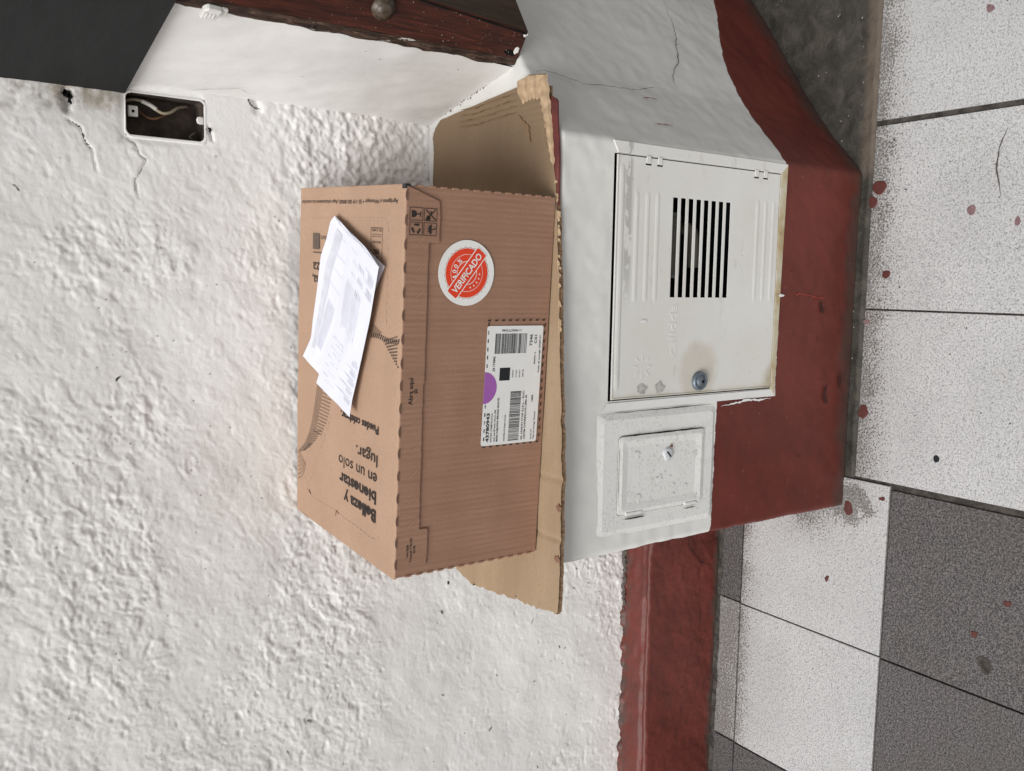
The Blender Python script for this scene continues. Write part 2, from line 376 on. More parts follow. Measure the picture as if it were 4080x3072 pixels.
def tile_mat(name, a, b, speck, dark=False):
    m = NT(name, .55, .35); px = m.xyz()
    n1 = m.noise(290, 3, .75); n2 = m.noise(120, 5, .75); n3 = m.noise(5, 4); d3, _ = m.voro(260); n4 = m.noise(650, 2, .6)
    if dark:
        c = m.mix(m.smooth(m.math('ADD', m.math('MULTIPLY', n1, .55), m.math('MULTIPLY', n4, .45)), .42, .60), a, b); c = m.mix(m.math('MULTIPLY', m.smooth(n2, .54, .64), .45), c, (.014, .014, .016))
        c = m.mix(m.math('MULTIPLY', m.smooth(d3, .26, .12), .55), c, (.23, .215, .205)); c = m.mix(m.math('MULTIPLY', m.smooth(n3, .35, .7), .3), c, (.075, .06, .05))
    else:
        c = m.mix(m.smooth(n3, .3, .7), a, b)
        c = m.mix(m.math('MULTIPLY', m.smooth(n1, .50, .64), .55), c, speck); c = m.mix(m.math('MULTIPLY', m.smooth(n2, .54, .68), .42), c, speck)
        c = m.mix(m.math('MULTIPLY', m.smooth(m.noise(560, 2, .7), .48, .66), .5), c, speck)
        # trodden-in grime, thickest where it cannot be swept: ragged patches along the wall joint
        e1 = m.math('MULTIPLY', m.smooth(px[1], .835, .950), m.smooth(px[0], -.36, -.325))
        e2 = m.smooth(px[1], 1.10, 1.21)
        e3 = m.math('MULTIPLY', m.smooth(px[0], -.52, -.38), m.smooth(m.math('ABSOLUTE', m.math('SUBTRACT', px[1], 1.03)), .16, .0))
        dx = m.math('ADD', px[0], .385); dy = m.math('SUBTRACT', px[1], .945); rr = m.math('SQRT', m.math('ADD', m.math('MULTIPLY', dx, dx), m.math('MULTIPLY', dy, dy)))
        e4 = m.math('MULTIPLY', m.smooth(m.math('ADD', rr, m.math('MULTIPLY', m.math('SUBTRACT', m.noise(30, 6, .8), .5), .16)), .072, .015), 1.15)
        e = m.math('MAXIMUM', m.math('MAXIMUM', e1, e2), m.math('MAXIMUM', e3, e4))
        g = m.math('ADD', m.math('MULTIPLY', e, .62), m.math('MULTIPLY', m.math('SUBTRACT', m.noise(18, 6, .75), .5), .75))
        gm = m.smooth(m.math('ADD', g, m.math('MULTIPLY', m.math('SUBTRACT', n1, .5), 1.5)), .30, .55)
        gg = m.math('ADD', .30, m.math('MULTIPLY', m.smooth(m.math('ADD', m.math('MULTIPLY', n1, .5), m.math('MULTIPLY', m.noise(600, 2, .7), .5)), .40, .58), .62))
        c = m.mix(m.math('MULTIPLY', gm, gg), c, (.050, .042, .036))
        c = m.mix(m.math('MULTIPLY', m.smooth(e, .05, .9), .22), c, (.20, .175, .155))
        c = m.mix(m.math('MULTIPLY', m.smooth(m.noise(12, 6, .75), .58, .74), .3), c, (.30, .25, .20))
        d2, _ = m.voro(38); c = m.mix(m.math('MULTIPLY', m.smooth(d2, .06, .035), .8), c, (.03, .03, .035))
    m.color(c); m.bump(m.math('ADD', n1, m.math('MULTIPLY', n2, .8)), .5 if not dark else .8, .0012); return m.m
M_TILE = tile_mat('light_terrazzo', (.47, .465, .465), (.535, .53, .53), (.10, .10, .105))
M_TILED = tile_mat('dark_terrazzo', (.026, .025, .028), (.175, .162, .160), (.02, .02, .02), True)
m = NT('dirty_grout', .85, .15); f = m.noise(60, 6, .7); m.color(m.mix(m.smooth(f, .35, .65), (.030, .028, .026), (.085, .074, .065))); m.bump(f, .5, .002); M_GROUT = m.m
m = NT('dirty_concrete', .6, .35); f = m.noise(26, 7, .7, dist=.6); g = m.noise(180, 5, .7); d, _ = m.voro(45); px = m.xyz()
c = m.ramp(f, [(.3, (.022, .020, .018)), (.5, (.042, .038, .031)), (.7, (.078, .068, .055))]); c = m.mix(m.math('MULTIPLY', m.smooth(g, .6, .72), .4), c, (.16, .14, .12))
c = m.mix(m.math('MULTIPLY', m.smooth(d, .075, .04), .8), c, (.42, .40, .37))
mo = m.math('MULTIPLY', m.smooth(m.math('ADD', px[1], m.math('MULTIPLY', m.noise(40, 6, .7), -.03)), .955, .935), m.smooth(px[0], .18, .22)); c = m.mix(m.math('MULTIPLY', mo, .7), c, (.15, .115, .09))
m.color(c); m.bump(m.math('ADD', f, m.math('MULTIPLY', g, .3)), .8, .004); M_CONC = m.m
M_ASPHALT = flat('street_ground', (.16, .155, .15), .9, .1, .15, 30)
M_CRACK = flat('crack_dark', (.10, .09, .08), .95, .05, .4, 120); M_NICK = flat('wall_grime', (.30, .28, .245), .95, .05, .3, 200); M_SCRATCH = flat('red_scratch', (.22, .06, .055), .8)  # one dark tone for cracks, hatch gaps and ledge grime
M_PAINTDROP = flat('spilt_red_paint', (.088, .026, .022), .5, .4, .2, 200); M_DROP2 = flat('worn_red_paint', (.19, .115, .12), .6, .3, .3, 300); M_BLKSPOT = flat('black_gum', (.012, .013, .017), .5)
M_WIREW = flat('wire_cream', (.36, .30, .22), .45, .4, .25, 60); M_WIREW2 = flat('wire_tape_white', (.50, .48, .44), .4, .4); M_WIREO = flat('wire_brown', (.14, .065, .028), .45, .4)
M_OUTIN = flat('socket_box_inside', (.060, .046, .038), .8, .2, .5, 50); M_OUTRIM = flat('painted_rim', (.74, .73, .70), .7, .2, .05, 60, .3)
M_CLIP = flat('clip_white', (.66, .65, .62), .6, .3, .1, 80, .4)

# ------------------------------------------------------------------ ground and pavement
g = mesh_obj('ground', [(-30, -30, -.03), (30, -30, -.03), (30, 30, -.03), (-30, 30, -.03)], [(0, 1, 2, 3)], M_ASPHALT); g['kind'] = 'structure'
pav = mesh_obj('pavement', [(-3.4, -2.6, -.0042), (2.6, -2.6, -.0042), (2.6, 2.6, -.0042), (-3.4, 2.6, -.0042)], [(0, 1, 2, 3)], M_GROUT); pav['kind'] = 'structure'
tile_meshes = {}
def tile(x0, x1, y0, y1, dark=False, label=None, th=.008):
    key = (round(x1 - x0, 4), round(y1 - y0, 4), dark)
    if key not in tile_meshes:
        o = box('tile', (0, 0, -th), (x1 - x0, y1 - y0, 0), M_TILED if dark else M_TILE, pav, bev=.0011, seg=2); tile_meshes[key] = o.data
    else:
        o = bpy.data.objects.new('tile', tile_meshes[key]); COL.objects.link(o); o.parent = pav
    o.location = (x0, y0, random.uniform(-.0006, .0004)); o.rotation_euler = (0, 0, 0)
    if label: o['label'] = label
    return o
# right-hand field: three columns in view, rows offset from the left field
rx = [(-.331, -.0355), (-.0325, .2768), (.2862, .588), (.591, .893)]
near_right = []
for i, (a, b) in enumerate(rx):
    for k in range(6):
        y1 = .9345 - k * .303; t = tile(a, b, y1 - .300, y1)
        if k == 0: near_right.append(t)
lx = [(-.6435 - .3005 * k - (0 if k else 0), 0) for k in range(5)]
cols = [(-.6435, -.343), (-.9425, -.6465), (-1.246, -.9495), (-1.5495, -1.2525)]
for i, (a, b) in enumerate(cols):
    for k in range(6):
        y1 = .8625 - k * .303; tile(a, b, y1 - .2985, y1, dark=True)
lt = tile(-.6415, -.337, .8665, 1.1785); lt2 = tile(-.9415, -.6445, .8665, 1.1785); tile(-1.246, -.9445, .8665, 1.1785, dark=True)
tile(-.640, -.337, 1.1825, 1.2375, dark=True, th=.0086); tile(-.9405, -.6425, 1.1825, 1.2375, th=.0086); tile(-1.246, -.9435, 1.1825, 1.2375, dark=True, th=.0086)

def spot(x, y, r, mat, parent, name='paint_spot', ax=1.0, z=.0005, seed=0, rot=0, jag=.12):
    rr = random.Random(seed); n = 36; V = []; r *= .88
    ph = [rr.uniform(0, 6.28) for _ in range(4)]
    for k in range(n):
        t = 2 * math.pi * k / n; q = r * (1 + jag * .55 * (math.sin(2 * t + ph[0]) + .6 * math.sin(3 * t + ph[1]) + .35 * math.sin(5 * t + ph[2])))
        px_, py_ = math.cos(t) * q * ax, math.sin(t) * q
        V.append((px_ * math.cos(rot) - py_ * math.sin(rot), px_ * math.sin(rot) + py_ * math.cos(rot)))
    verts = [(x + a, y + b, z - .0012) for a, b in V] + [(x + a * .85, y + b * .85, z) for a, b in V] + [(x, y, z + .0002)]
    F = [(k, (k + 1) % n, n + (k + 1) % n, n + k) for k in range(n)] + [(n + k, n + (k + 1) % n, 2 * n) for k in range(n)]
    o = mesh_obj(name, verts, F, mat, None, smooth=False)
    bpy.context.view_layer.update(); o.parent = parent; o.matrix_parent_inverse = parent.matrix_world.inverted() if False else Matrix.Translation(-parent.location)
    return o
spot(.174, .921, .0165, M_PAINTDROP, near_right[1], ax=.8, seed=1, rot=.2)
spot(.150, .932, .010, M_PAINTDROP, near_right[1], ax=1.2, seed=2)
spot(.1266, .7588, .0085, M_DROP2, near_right[1], seed=3)
spot(.106, .687, .0055, M_DROP2, near_right[1], ax=1.4, seed=4)
spot(.429, .752, .0075, M_DROP2, near_right[2], seed=15, jag=.25)
spot(.0265, .8985, .0085, M_PAINTDROP, near_right[1], seed=5)
spot(-.056, .930, .008, M_DROP2, near_right[0], seed=6, ax=.7)
spot(-.214, .926, .013, M_PAINTDROP, near_right[0], ax=1.0, seed=7, jag=.25)
spot(-.2746, .787, .0068, M_BLKSPOT, near_right[0], name='gum_spot', seed=8)
spot(-.392, .944, .012, M_PAINTDROP, lt, ax=1.3, seed=9, jag=.25, rot=.5)
spot(-.361, .879, .007, M_PAINTDROP, lt, ax=.7, seed=10, jag=.3)
spot(-.533, .980, .0055, M_PAINTDROP, lt, ax=1.3, seed=11, jag=.4)
dark_tiles = [o for o in pav.children if o.data.materials[0] == M_TILED]
def dt(x, y):
    return min(dark_tiles, key=lambda o: (o.location.x + .15 - x) ** 2 + (o.location.y + .15 - y) ** 2)
spot(-.481, .657, .008, M_PAINTDROP, dt(-.481, .657), ax=.7, seed=12, jag=.2)
spot(-.546, .704, .008, M_PAINTDROP, dt(-.546, .704), ax=.7, seed=13, jag=.3)
spot(-.590, .684, .015, M_GROUT, dt(-.59, .684), name='mud_spot', seed=14, jag=.25)
for i in range(18):
    x, y = random.uniform(-.3, .55), random.uniform(.66, .9)
    t = near_right[0] if x < -.035 else near_right[1] if x < .276 else near_right[2]
    spot(x, y, random.uniform(.0008, .0017), M_BLKSPOT, t, name='speck', seed=50 + i, z=.0006)
hair = ribbon('scratch', [(.247, .711, 0), (.220, .7218, 0), (.187, .7241, 0), (.1435, .7136, 0)], .0022, (0, 0, 1), M_GROUT, None, jag=.1, lift=.0009, seed=3)
hair.parent = near_right[1]; hair.matrix_parent_inverse = Matrix.Translation(-near_right[1].location)

# lumpy concrete infill between the tiles and the splayed plinth, and the cement seam at the wall foot
xs = np.linspace(-.47, 1.3, 420); ys = np.linspace(.925, 1.75, 160); X, Y = np.meshgrid(xs, ys, indexing='ij')
Z = -.0022 + .0016 * fbm(X * 40, Y * 40, 5) + .0030 * sm(.955, .937, Y) * sm(.915, .930, Y) * (1 + .5 * fbm(X * 30, Y * 3, 9))
Z = np.where(Y < .9365, -.006, Z)
Z = Z - .004 * np.exp(-((X - .432) ** 2 + (Y - .974) ** 2) / .006 ** 2)
kp = ~((X[:-1, :-1] < -.337) & (Y[:-1, :-1] > .93))
Z[X < -.337] = np.minimum(Z[X < -.337], -.0045)
cs = grid_obj('concrete_infill', X, Y, Z, M_CONC, keep=kp); cs['kind'] = 'structure'
seam = []
xs = np.linspace(-1.25, -.385, 300); ys = np.linspace(1.208, 1.262, 40); X, Y = np.meshgrid(xs, ys, indexing='ij')
Z = .0008 + .0008 * fbm(X * 40, Y * 40, 15) + .004 * sm(1.232, 1.25, Y) - .008 * sm(1.236, 1.216, Y + .0015 * fbm(X * 14, X * 0, 3, 3))
sw = grid_obj('cement_seam', X, Y, Z, M_GROUT, pav)

# ------------------------------------------------------------------ rough back wall
def nonuni(parts):
    out = []
    for a, b, s in parts:
        n = max(1, int(round((b - a) / s))); out += list(np.linspace(a, b, n + 1)[:-1])
    out.append(parts[-1][1]); return np.array(out)
HX0, HX1, HZ0, HZ1 = .1905, .2495, 1.0215, 1.1275
xs = nonuni([(-3.4, -1.12, .04), (-1.12, HX0, .0022), (HX0, HX1, .0022), (HX1, .31, .0022)])
zs = nonuni([(0, .16, .02), (.16, HZ0, .0022), (HZ0, HZ1, .0022), (HZ1, 1.36, .0022), (1.36, 2.7, .04)])
X, Z = np.meshgrid(xs, zs, indexing='ij')
wx = X + .006 * fbm(X * 16, Z * 16, 70, 3); wz = Z + .006 * fbm(X * 16, Z * 16, 80, 3)
q = .8 * wx + .6 * wz; p = -.6 * wx + .8 * wz                  # trowel throw runs diagonally
big = fbm(q * 16, p * 26, 1, 3); med = fbm(q * 42, p * 74, 10, 4); rid = 1 - np.abs(fbm(q * 30, p * 50, 20, 4)); fine = fbm(wx * 190, wz * 190, 30, 3)
mask = sm(-.35, .45, fbm(X * 5, Z * 6, 90, 3))                    # plain trowelled areas against clotted ones
flatter = sm(-.45, -.75, X) * .5
bil = np.abs(fbm(q * 44, p * 62, 20, 4)); bil2 = np.abs(fbm(wx * 92, wz * 104, 24, 3))
clot = .0019 * np.minimum(bil, .75) + .0024 * bil2 + .0009 * np.abs(fbm(wx * 165, wz * 165, 29, 2))
clot = np.where(clot > .0019, .0019 + (clot - .0019) * .35, clot)
throws = fbm(q * 38, p * 56, 44, 3); edge = sm(.10, .30, throws)     # thrown pats with one soft, one sharper side
hgt = .0030 * fbm(X * 9, Z * 9, 1, 3) + (.35 + .65 * mask) * (1 - flatter) * (clot + .0016 * edge + .0010 * med) + .00055 * fine * (.4 + .6 * mask)
pit = vnoise(wx * 75, wz * 75, 55); hgt -= .0022 * sm(.66, .88, pit) * (.4 + .6 * mask)
dense = sm(1.02, .80, Z) * sm(.02, .2, X); hgt += dense * (.0022 * fbm(X * 110, Z * 110, 66, 3) + .0012 * np.abs(fbm(X * 60, Z * 60, 67, 3)))
patch = sm(.19, .20, X) * sm(.262, .255, X) * sm(.950, .960, Z) * sm(1.03, 1.02, Z)
near = sm(.012, .002, np.maximum(np.maximum(HX0 - X, X - HX1), np.maximum(HZ0 - Z, Z - HZ1)))
hgt = hgt * (1 - .85 * np.maximum(patch, near)) + .0016 * patch
def carve(h, pts, wd, dp, asym=0):
    P = np.array(pts)[:, [0, 2]]; best = np.full(X.shape, 9.); 
    lo = P.min(0) - .02; hi = P.max(0) + .02
    ii = np.where((xs > lo[0]) & (xs < hi[0]))[0]; jj = np.where((zs > lo[1]) & (zs < hi[1]))[0]
    sx = slice(ii[0], ii[-1] + 1); sz = slice(jj[0], jj[-1] + 1); Xs, Zs = X[sx, sz], Z[sx, sz]; bd = np.full(Xs.shape, 9.)
    Xj = Xs + .002 * fbm(Xs * 120, Zs * 120, 7, 2); Zj = Zs + .002 * fbm(Xs * 120, Zs * 120, 8, 2)
    for a, b in zip(P[:-1], P[1:]):
        d = b - a; t = np.clip(((Xj - a[0]) * d[0] + (Zj - a[1]) * d[1]) / (d @ d), 0, 1)
        bd = np.minimum(bd, np.hypot(Xj - a[0] - t * d[0], Zj - a[1] - t * d[1]))
    h[sx, sz] -= dp * np.exp(-(bd / wd) ** 2); return h
CR1 = [(.2063, 0, 1.2027), (.1955, 0, 1.1824), (.1814, 0, 1.1810), (.1663, 0, 1.1681), (.1398, 0, 1.1651)]
CR2 = [(.1888, 0, 1.1299), (.1797, 0, 1.1161), (.1664, 0, 1.1114), (.1588, 0, 1.1024), (.1487, 0, 1.1089), (.1331, 0, 1.1175), (.1182, 0, 1.1180), (.1080, 0, 1.1121)]
def lip(h, pts, dz_, wd, up):   # plaster standing proud along one side of a crack
    P = np.array(pts)[:, [0, 2]]; o = np.argsort(P[:, 0]); zc = np.interp(X, P[o, 0], P[o, 1]); inside = sm(P[:, 0].min() - .01, P[:, 0].min() + .01, X) * sm(P[:, 0].max() + .01, P[:, 0].max() - .004, X)
    d_ = (Z - zc) * up; return h + dz_ * inside * np.where(d_ > 0, np.exp(-d_ / wd), 0)
hgt = lip(hgt, CR1, .0010, .014, -1); hgt = lip(hgt, CR2, .0008, .012, 1)
hgt = carve(hgt, CR1, .0016, .0026); hgt = carve(hgt, CR2, .0015, .0022)
hgt = carve(hgt, [(.237, 0, 1.199), (.218, 0, 1.198)], .005, .012); hgt = carve(hgt, [(.24, 0, 1.283), (.222, 0, 1.281)], .004, .008)
hgt = carve(hgt, [(.212, 0, 1.018), (.196, 0, 1.012)], .0028, .006)
hgt = carve(hgt, [(.31, 0, .955), (.262, 0, .950), (.245, 0, .945)], .006, .005)
hgt *= .74 * sm(-1.4, -1.1, X); YW = 1.312
hx = (X[:-1, :-1] + X[1:, 1:]) / 2; hz = (Z[:-1, :-1] + Z[1:, 1:]) / 2
keep = ~((hx > HX0) & (hx < HX1) & (hz > HZ0) & (hz < HZ1))
def wall_y(x, z): return YW - hgt[np.argmin(abs(xs - x)), np.argmin(abs(zs - z))]
wall = grid_obj('rough_wall', X, YW - hgt, Z, M_STUCCO, keep=keep)
tag(wall, 'lumpy whitewashed plaster wall filling the side behind the cardboard box', 'wall')
box('wall_core', (-3.4, 1.40, 0), (1.6, 1.62, 2.7), M_STUCCO, wall)
def drape(name, pts, wd_, mat, seed, lift=.0004, jag=.5):
    P_ = resample3(pts, 26); return ribbon(name, [(x, wall_y(x, z), z) for x, z in P_], wd_, (0, -1, 0), mat, wall, seed=seed, lift=lift, jag=jag, sub=2)
def resample3(pts, n):
    P_ = np.array([(a, c) for a, b, c in pts]); s_ = np.concatenate([[0], np.cumsum(np.linalg.norm(np.diff(P_, axis=0), axis=1))]); t_ = np.linspace(0, s_[-1], n); return [(float(np.interp(v, s_, P_[:, 0])), float(np.interp(v, s_, P_[:, 1]))) for v in t_]
drape('crack', CR1[:4], .0020, M_CRACK, 1); drape('crack', CR2, .0011, flat('hairline', (.26, .25, .23)), 2)
drape('crack', [(.262, 0, .962), (.250, 0, .955), (.247, 0, .940)], .0016, M_CRACK, 3)
drape('crack', [(.205, 0, 1.035), (.198, 0, 1.044), (.194, 0, 1.040)], .0009, M_CRACK, 4)
rz_ = random.Random(31)
for i in range(34):
    x, z = rz_.uniform(-.95, .15), rz_.uniform(.30, 1.28)
    if i > 12: x, z = rz_.uniform(-.95, -.3), rz_.uniform(.25, .62)
    ln = rz_.uniform(.004, .012); a_ = rz_.uniform(-1.2, 1.2); drape('grime_nick', [(x, 0, z), (x + ln * math.cos(a_), 0, z + ln * math.sin(a_))], rz_.uniform(.0008, .0022), M_NICK, 100 + i)
for pts, wd_ in (([(.238, 1.3105, 1.2035), (.234, 1.3105, 1.1945), (.222, 1.3105, 1.1950)], .008), ([(.241, 1.3095, 1.283), (.229, 1.3095, 1.2815)], .0030), ([(.2135, 1.3105, 1.0175), (.205, 1.3105, 1.0145)], .0040), ([(.205, 1.3095, 1.030), (.199, 1.3095, 1.041)], .0014)):
    ribbon('chipped_hole', pts, wd_, (0, -1, 0), M_HOLE, wall, seed=2, lift=.001, jag=.15)

# ------------------------------------------------------------------ recessed socket box with loose wires
sk = empty('socket_box', (.22, 1.312, 1.03), 'open recessed electrical box with loose wires and no cover, below the dark grey panel', 'electrical box')
def rrect(x0, x1, z0, z1, r, n=6, wob=0, seed=0):
    rr = random.Random(seed); P = []
    for cx, cz, a0 in ((x1 - r, z1 - r, 0), (x0 + r, z1 - r, 90), (x0 + r, z0 + r, 180), (x1 - r, z0 + r, 270)):
        for k in range(n + 1):
            t = math.radians(a0 + 90 * k / n); P.append((cx + r * math.cos(t) + rr.uniform(-wob, wob), cz + r * math.sin(t) + rr.uniform(-wob, wob)))
    return P
o0, o1, o2 = rrect(.1875, .2515, 1.0185, 1.1290, .010, wob=.0010, seed=1), rrect(.1925, .2475, 1.0235, 1.1265, .007, wob=.0004, seed=2), rrect(.1925, .2475, 1.0235, 1.1265, .007, wob=.0003, seed=2)
V = []; n = len(o0)
for ring, y in ((o0, 1.3150), (o0, 1.3120), ([((a[0] + b[0]) / 2, (a[1] + b[1]) / 2) for a, b in zip(o0, o1)], 1.3100), (o1, 1.3112)):
    V += [(a - .22, y - 1.312, b - 1.03) for a, b in ring]
F = [((i) * n + k, (i) * n + (k + 1) % n, (i + 1) * n + (k + 1) % n, (i + 1) * n + k) for i in range(3) for k in range(n)]
mesh_obj('rim', V, F, M_STUCCO, sk, smooth=True)
V = []
for ring, y in ((o1, 1.3108), (o2, 1.350), (o2, 1.3505)): V += [(a - .22, y - 1.312, b - 1.03) for a, b in ring]
F = [(i * n + k, i * n + (k + 1) % n, (i + 1) * n + (k + 1) % n, (i + 1) * n + k) for i in range(1) for k in range(n)] + [tuple(n + k for k in range(n))]
mesh_obj('recess', V, F, M_OUTIN, sk)
def L(p): return (p[0] - .22, p[1] - 1.312, p[2] - 1.03)
tube('wire', [L(p) for p in [(.2388, 1.345, 1.128), (.2430, 1.333, 1.112), (.2392, 1.328, 1.095), (.2283, 1.325, 1.0784), (.2300, 1.327, 1.0655), (.2390, 1.333, 1.0524), (.2439, 1.342, 1.038)]], .0021, M_WIREW, sk)
tube('wire', [L(p) for p in [(.240, 1.345, 1.128), (.2286, 1.340, 1.1035), (.2204, 1.335, 1.0913), (.2225, 1.333, 1.0785), (.2325, 1.338, 1.0612)]], .0016, M_WIREO, sk)
tube('wire_tape', [L(p) for p in [(.2415, 1.3295, 1.1020), (.2370, 1.3275, 1.0910), (.2320, 1.3262, 1.0835)]], .0030, M_WIREW2, sk)
tube('wire', [L(p) for p in [(.244, 1.345, 1.126), (.247, 1.342, 1.10), (.243, 1.345, 1.08)]], .0018, M_OUTRIM, sk) if False else None
lug = prism('lug', [(0, 0), (.0145, 0), (.0145, .013), (0, .013)], L((.2185, 1.326, 1.1085)), (1, 0, 0), (0, 0, 1), .004, M_CLIP, sk, bev=.001)
prism('lug_hole', [(math.cos(t * .7) * .0022, math.sin(t * .7) * .0022) for t in range(9)], L((.2255, 1.3225, 1.1150)), (1, 0, 0), (0, 0, 1), .0006, M_HOLE, sk)
prism('lug', [(0, 0), (.0105, 0), (.0105, .008), (.0075, .0105), (.003, .0105), (0, .008)], L((.2165, 1.316, 1.0225)), (1, 0, 0), (0, 0, 1), .0035, M_CLIP, sk, bev=.0012)

# ------------------------------------------------------------------ red skirting at the left
xs = nonuni([(-3.4, -1.15, .05), (-1.15, -.37, .003)]); prof = [(1.325, .2030)] + [(y_, .2010 - .0025 * (1.31 - y_) / .055) for y_ in np.linspace(1.312, 1.258, 22)] + [(1.254, .1955), (1.2510, .1950), (1.2480, .1962), (1.2450, .1955), (1.2425, .1925)] + [(1.2415, z) for z in np.linspace(.189, 0, 66)] + [(1.2415, -.012)]
PY = np.array([a for a, b in prof]); PZ = np.array([b for a, b in prof])
X = np.repeat(xs[:, None], len(PY), 1); Yb = np.repeat(PY[None], len(xs), 0); Zb = np.repeat(PZ[None], len(xs), 0)
d = .0022 * fbm(X * 14, Zb * 14, 33, 4) * sm(.205, .180, Zb) + .0007 * fbm(X * 90, Zb * 90, 35, 3)
groove = 0
lump = .0035 * sm(.15, .6, fbm(X * 24, Zb * 24, 41, 4)) * sm(-.60, -.42, X)
Yd = Yb - d + groove - lump; Zd = Zb + np.where(Zb > .1915, .0014 * fbm(X * 30, Yb * 60, 47, 4), 0) - .0035 * np.exp(-((Yb - 1.2525 - .0012 * fbm(X * 14, X * 0, 48, 3)) / .0016) ** 2) * (Zb > .19) + .004 * sm(1.300, 1.312, Yb) * (.5 + fbm(X * 60, X * 0, 49, 4)) * (Zb > .19)
sk2 = grid_obj('skirting', X, Yd, Zd, M_RED); tag(sk2, 'red painted cement skirting along the foot of the lumpy white wall, left of the meter plinth', 'skirting')
ribbon('chipped_edge', [(-.50 - i * .033, 1.3075, .2050 + .001 * math.sin(i * 2.1)) for i in range(6)], .007, (0, -.5, .87), M_CRACK, sk2, seed=5, lift=.0020, jag=.25)
ribbon('crack', [(-.47, 1.2395, .12), (-.49, 1.2385, .105), (-.525, 1.2385, .095), (-.56, 1.2385, .06), (-.575, 1.2385, .02)], .0025, (0, -1, 0), flat('dark_red_crack', (.035, .01, .01)), sk2, seed=6, lift=.003)

# ------------------------------------------------------------------ meter plinth: front, splayed side, ledge
H = .6608
path = [(-.392, 1.36), (-.392, .968), (-.390, .9615), (-.3855, .9575)]
fx = nonuni([(-.3855, -.1745, .0045), (-.1745, -.1642, .0035), (-.1642, .1822, .0045), (.1822, .1955, .0035)])
path += [(x, .9570) for x in fx[1:]] + [(.2005, .9578), (.2045, .9605)]
def seg(a, b, s):
    n = max(1, int(math.hypot(b[0] - a[0], b[1] - a[1]) / s)); return [(a[0] + (b[0] - a[0]) * k / n, a[1] + (b[1] - a[1]) * k / n) for k in range(1, n + 1)]
ctl = [(.2045, .9605), (.255, 1.005), (.305, 1.048), (.40, 1.113), (.50, 1.182), (.62, 1.275), (.80, 1.42)]
for a, b in zip(ctl[:-1], ctl[1:]): path += seg(a, b, .005)
path += [(1.5, 2.0)]
P = np.array(path); T = np.gradient(P, axis=0); T /= np.linalg.norm(T, axis=1)[:, None]; N = np.stack([T[:, 1], -T[:, 0]], 1)   # outward
zz = nonuni([(0, .2135, .0055), (.2135, .5675, .0050), (.5675, H - .007, .0050)])
S = np.concatenate([[0], np.cumsum(np.linalg.norm(np.diff(P, axis=0), axis=1))])
HX = [-.1642, .1822]; HZ = [.2135, .5675]
cols_ = []; 
rows = [(0, z) for z in zz] + [(.007 * (1 - math.cos(t)), H - .007 + .007 * math.sin(t)) for t in np.linspace(.3, math.pi / 2, 5)] + [(.015, H), (.025, H)]
IN = np.array([a for a, b in rows]); ZZ = np.array([b for a, b in rows])
SS, ZG = np.meshgrid(S, ZZ, indexing='ij'); ing = np.meshgrid(S, IN, indexing='ij')[1]
disp = .0012 * fbm(SS * 7, ZG * 7, 101, 3) + .0006 * fbm(SS * 50, ZG * 50, 105, 3)
Xp = P[:, 0][:, None] * np.ones_like(ZG)
nearh = sm(.015, .0, np.maximum(np.maximum(HX[0] - Xp, Xp - HX[1]), np.maximum(HZ[0] - ZG, ZG - HZ[1]))) * (P[:, 1][:, None] < .96)
disp = disp * (1 - nearh) * sm(.0, .02, H - ZG + .012)
disp += .0012 * sm(.200, .206, ZG) * 0
GX = P[:, 0][:, None] + N[:, 0][:, None] * (disp - ing); GY = P[:, 1][:, None] + N[:, 1][:, None] * (disp - ing)
GZ = ZG + .0016 * fbm(SS * 12, SS * 0, 111, 3) * sm(H - .03, H, ZG)
cx = (Xp[:-1, :-1] + Xp[1:, :-1]) / 2; cz = (ZG[:-1, :-1] + ZG[:-1, 1:]) / 2
keep = ~((cx > HX[0]) & (cx < HX[1]) & (cz > HZ[0]) & (cz < HZ[1]) & (P[:-1, 1][:, None] < .9575))
pl = grid_obj('meter_plinth', GX, GY, GZ, M_PLINTH, keep=keep)
tag(pl, 'white masonry plinth with red painted foot and splayed side, carrying the cardboard and box', 'plinth')
top = [(GX[i, -1], GY[i, -1], GZ[i, -1]) for i in range(0, len(P), 1)]
bmt = bmesh.new(); vs_ = [bmt.verts.new(v) for v in top + [(1.5, 2.3, H), (-.36, 2.3, H)]]; bmt.faces.new(vs_); bmesh.ops.triangulate(bmt, faces=bmt.faces[:])
bm_obj('ledge_top', bmt, M_PLINTH, pl)
obn = Vector((.66, -.75, 0))
ribbon('crack', [(.2877, 1.0232 + .008, .655), (.2944, 1.035, .6388), (.2900, 1.0315, .6050), (.2837, 1.0265, .5742), (.2872, 1.0295, .5183), (.2893, 1.031, .4670), (.3009, 1.0415, .4201), (.3009, 1.0415, .3753)], .0011, obn, M_CRACK, pl, seed=21, lift=.0034, jag=.7)
ribbon('crack', [(.4912, 1.1765, .2789), (.4321, 1.1350, .2901), (.4091, 1.1192, .2983), (.3967, 1.1109, .3076), (.3601, 1.0861, .3229), (.3481, 1.0770, .3422), (.3257, 1.0630, .3582), (.3050, 1.0485, .3634)], .0016, obn, M_CRACK, pl, seed=22, lift=.0022, jag=.5)
for a, b in (((.2797, 1.0262, .4557), (.2809, 1.0272, .4239)), ((.2344, .9865, .4687), (.2363, .9880, .4286))):
    ribbon('scratch', [a, ((a[0] + b[0]) / 2 + .001, (a[1] + b[1]) / 2, (a[2] + b[2]) / 2), b], .0022, obn, M_SCRATCH, pl, seed=int(a[0] * 1e4), lift=.0022, jag=.1)
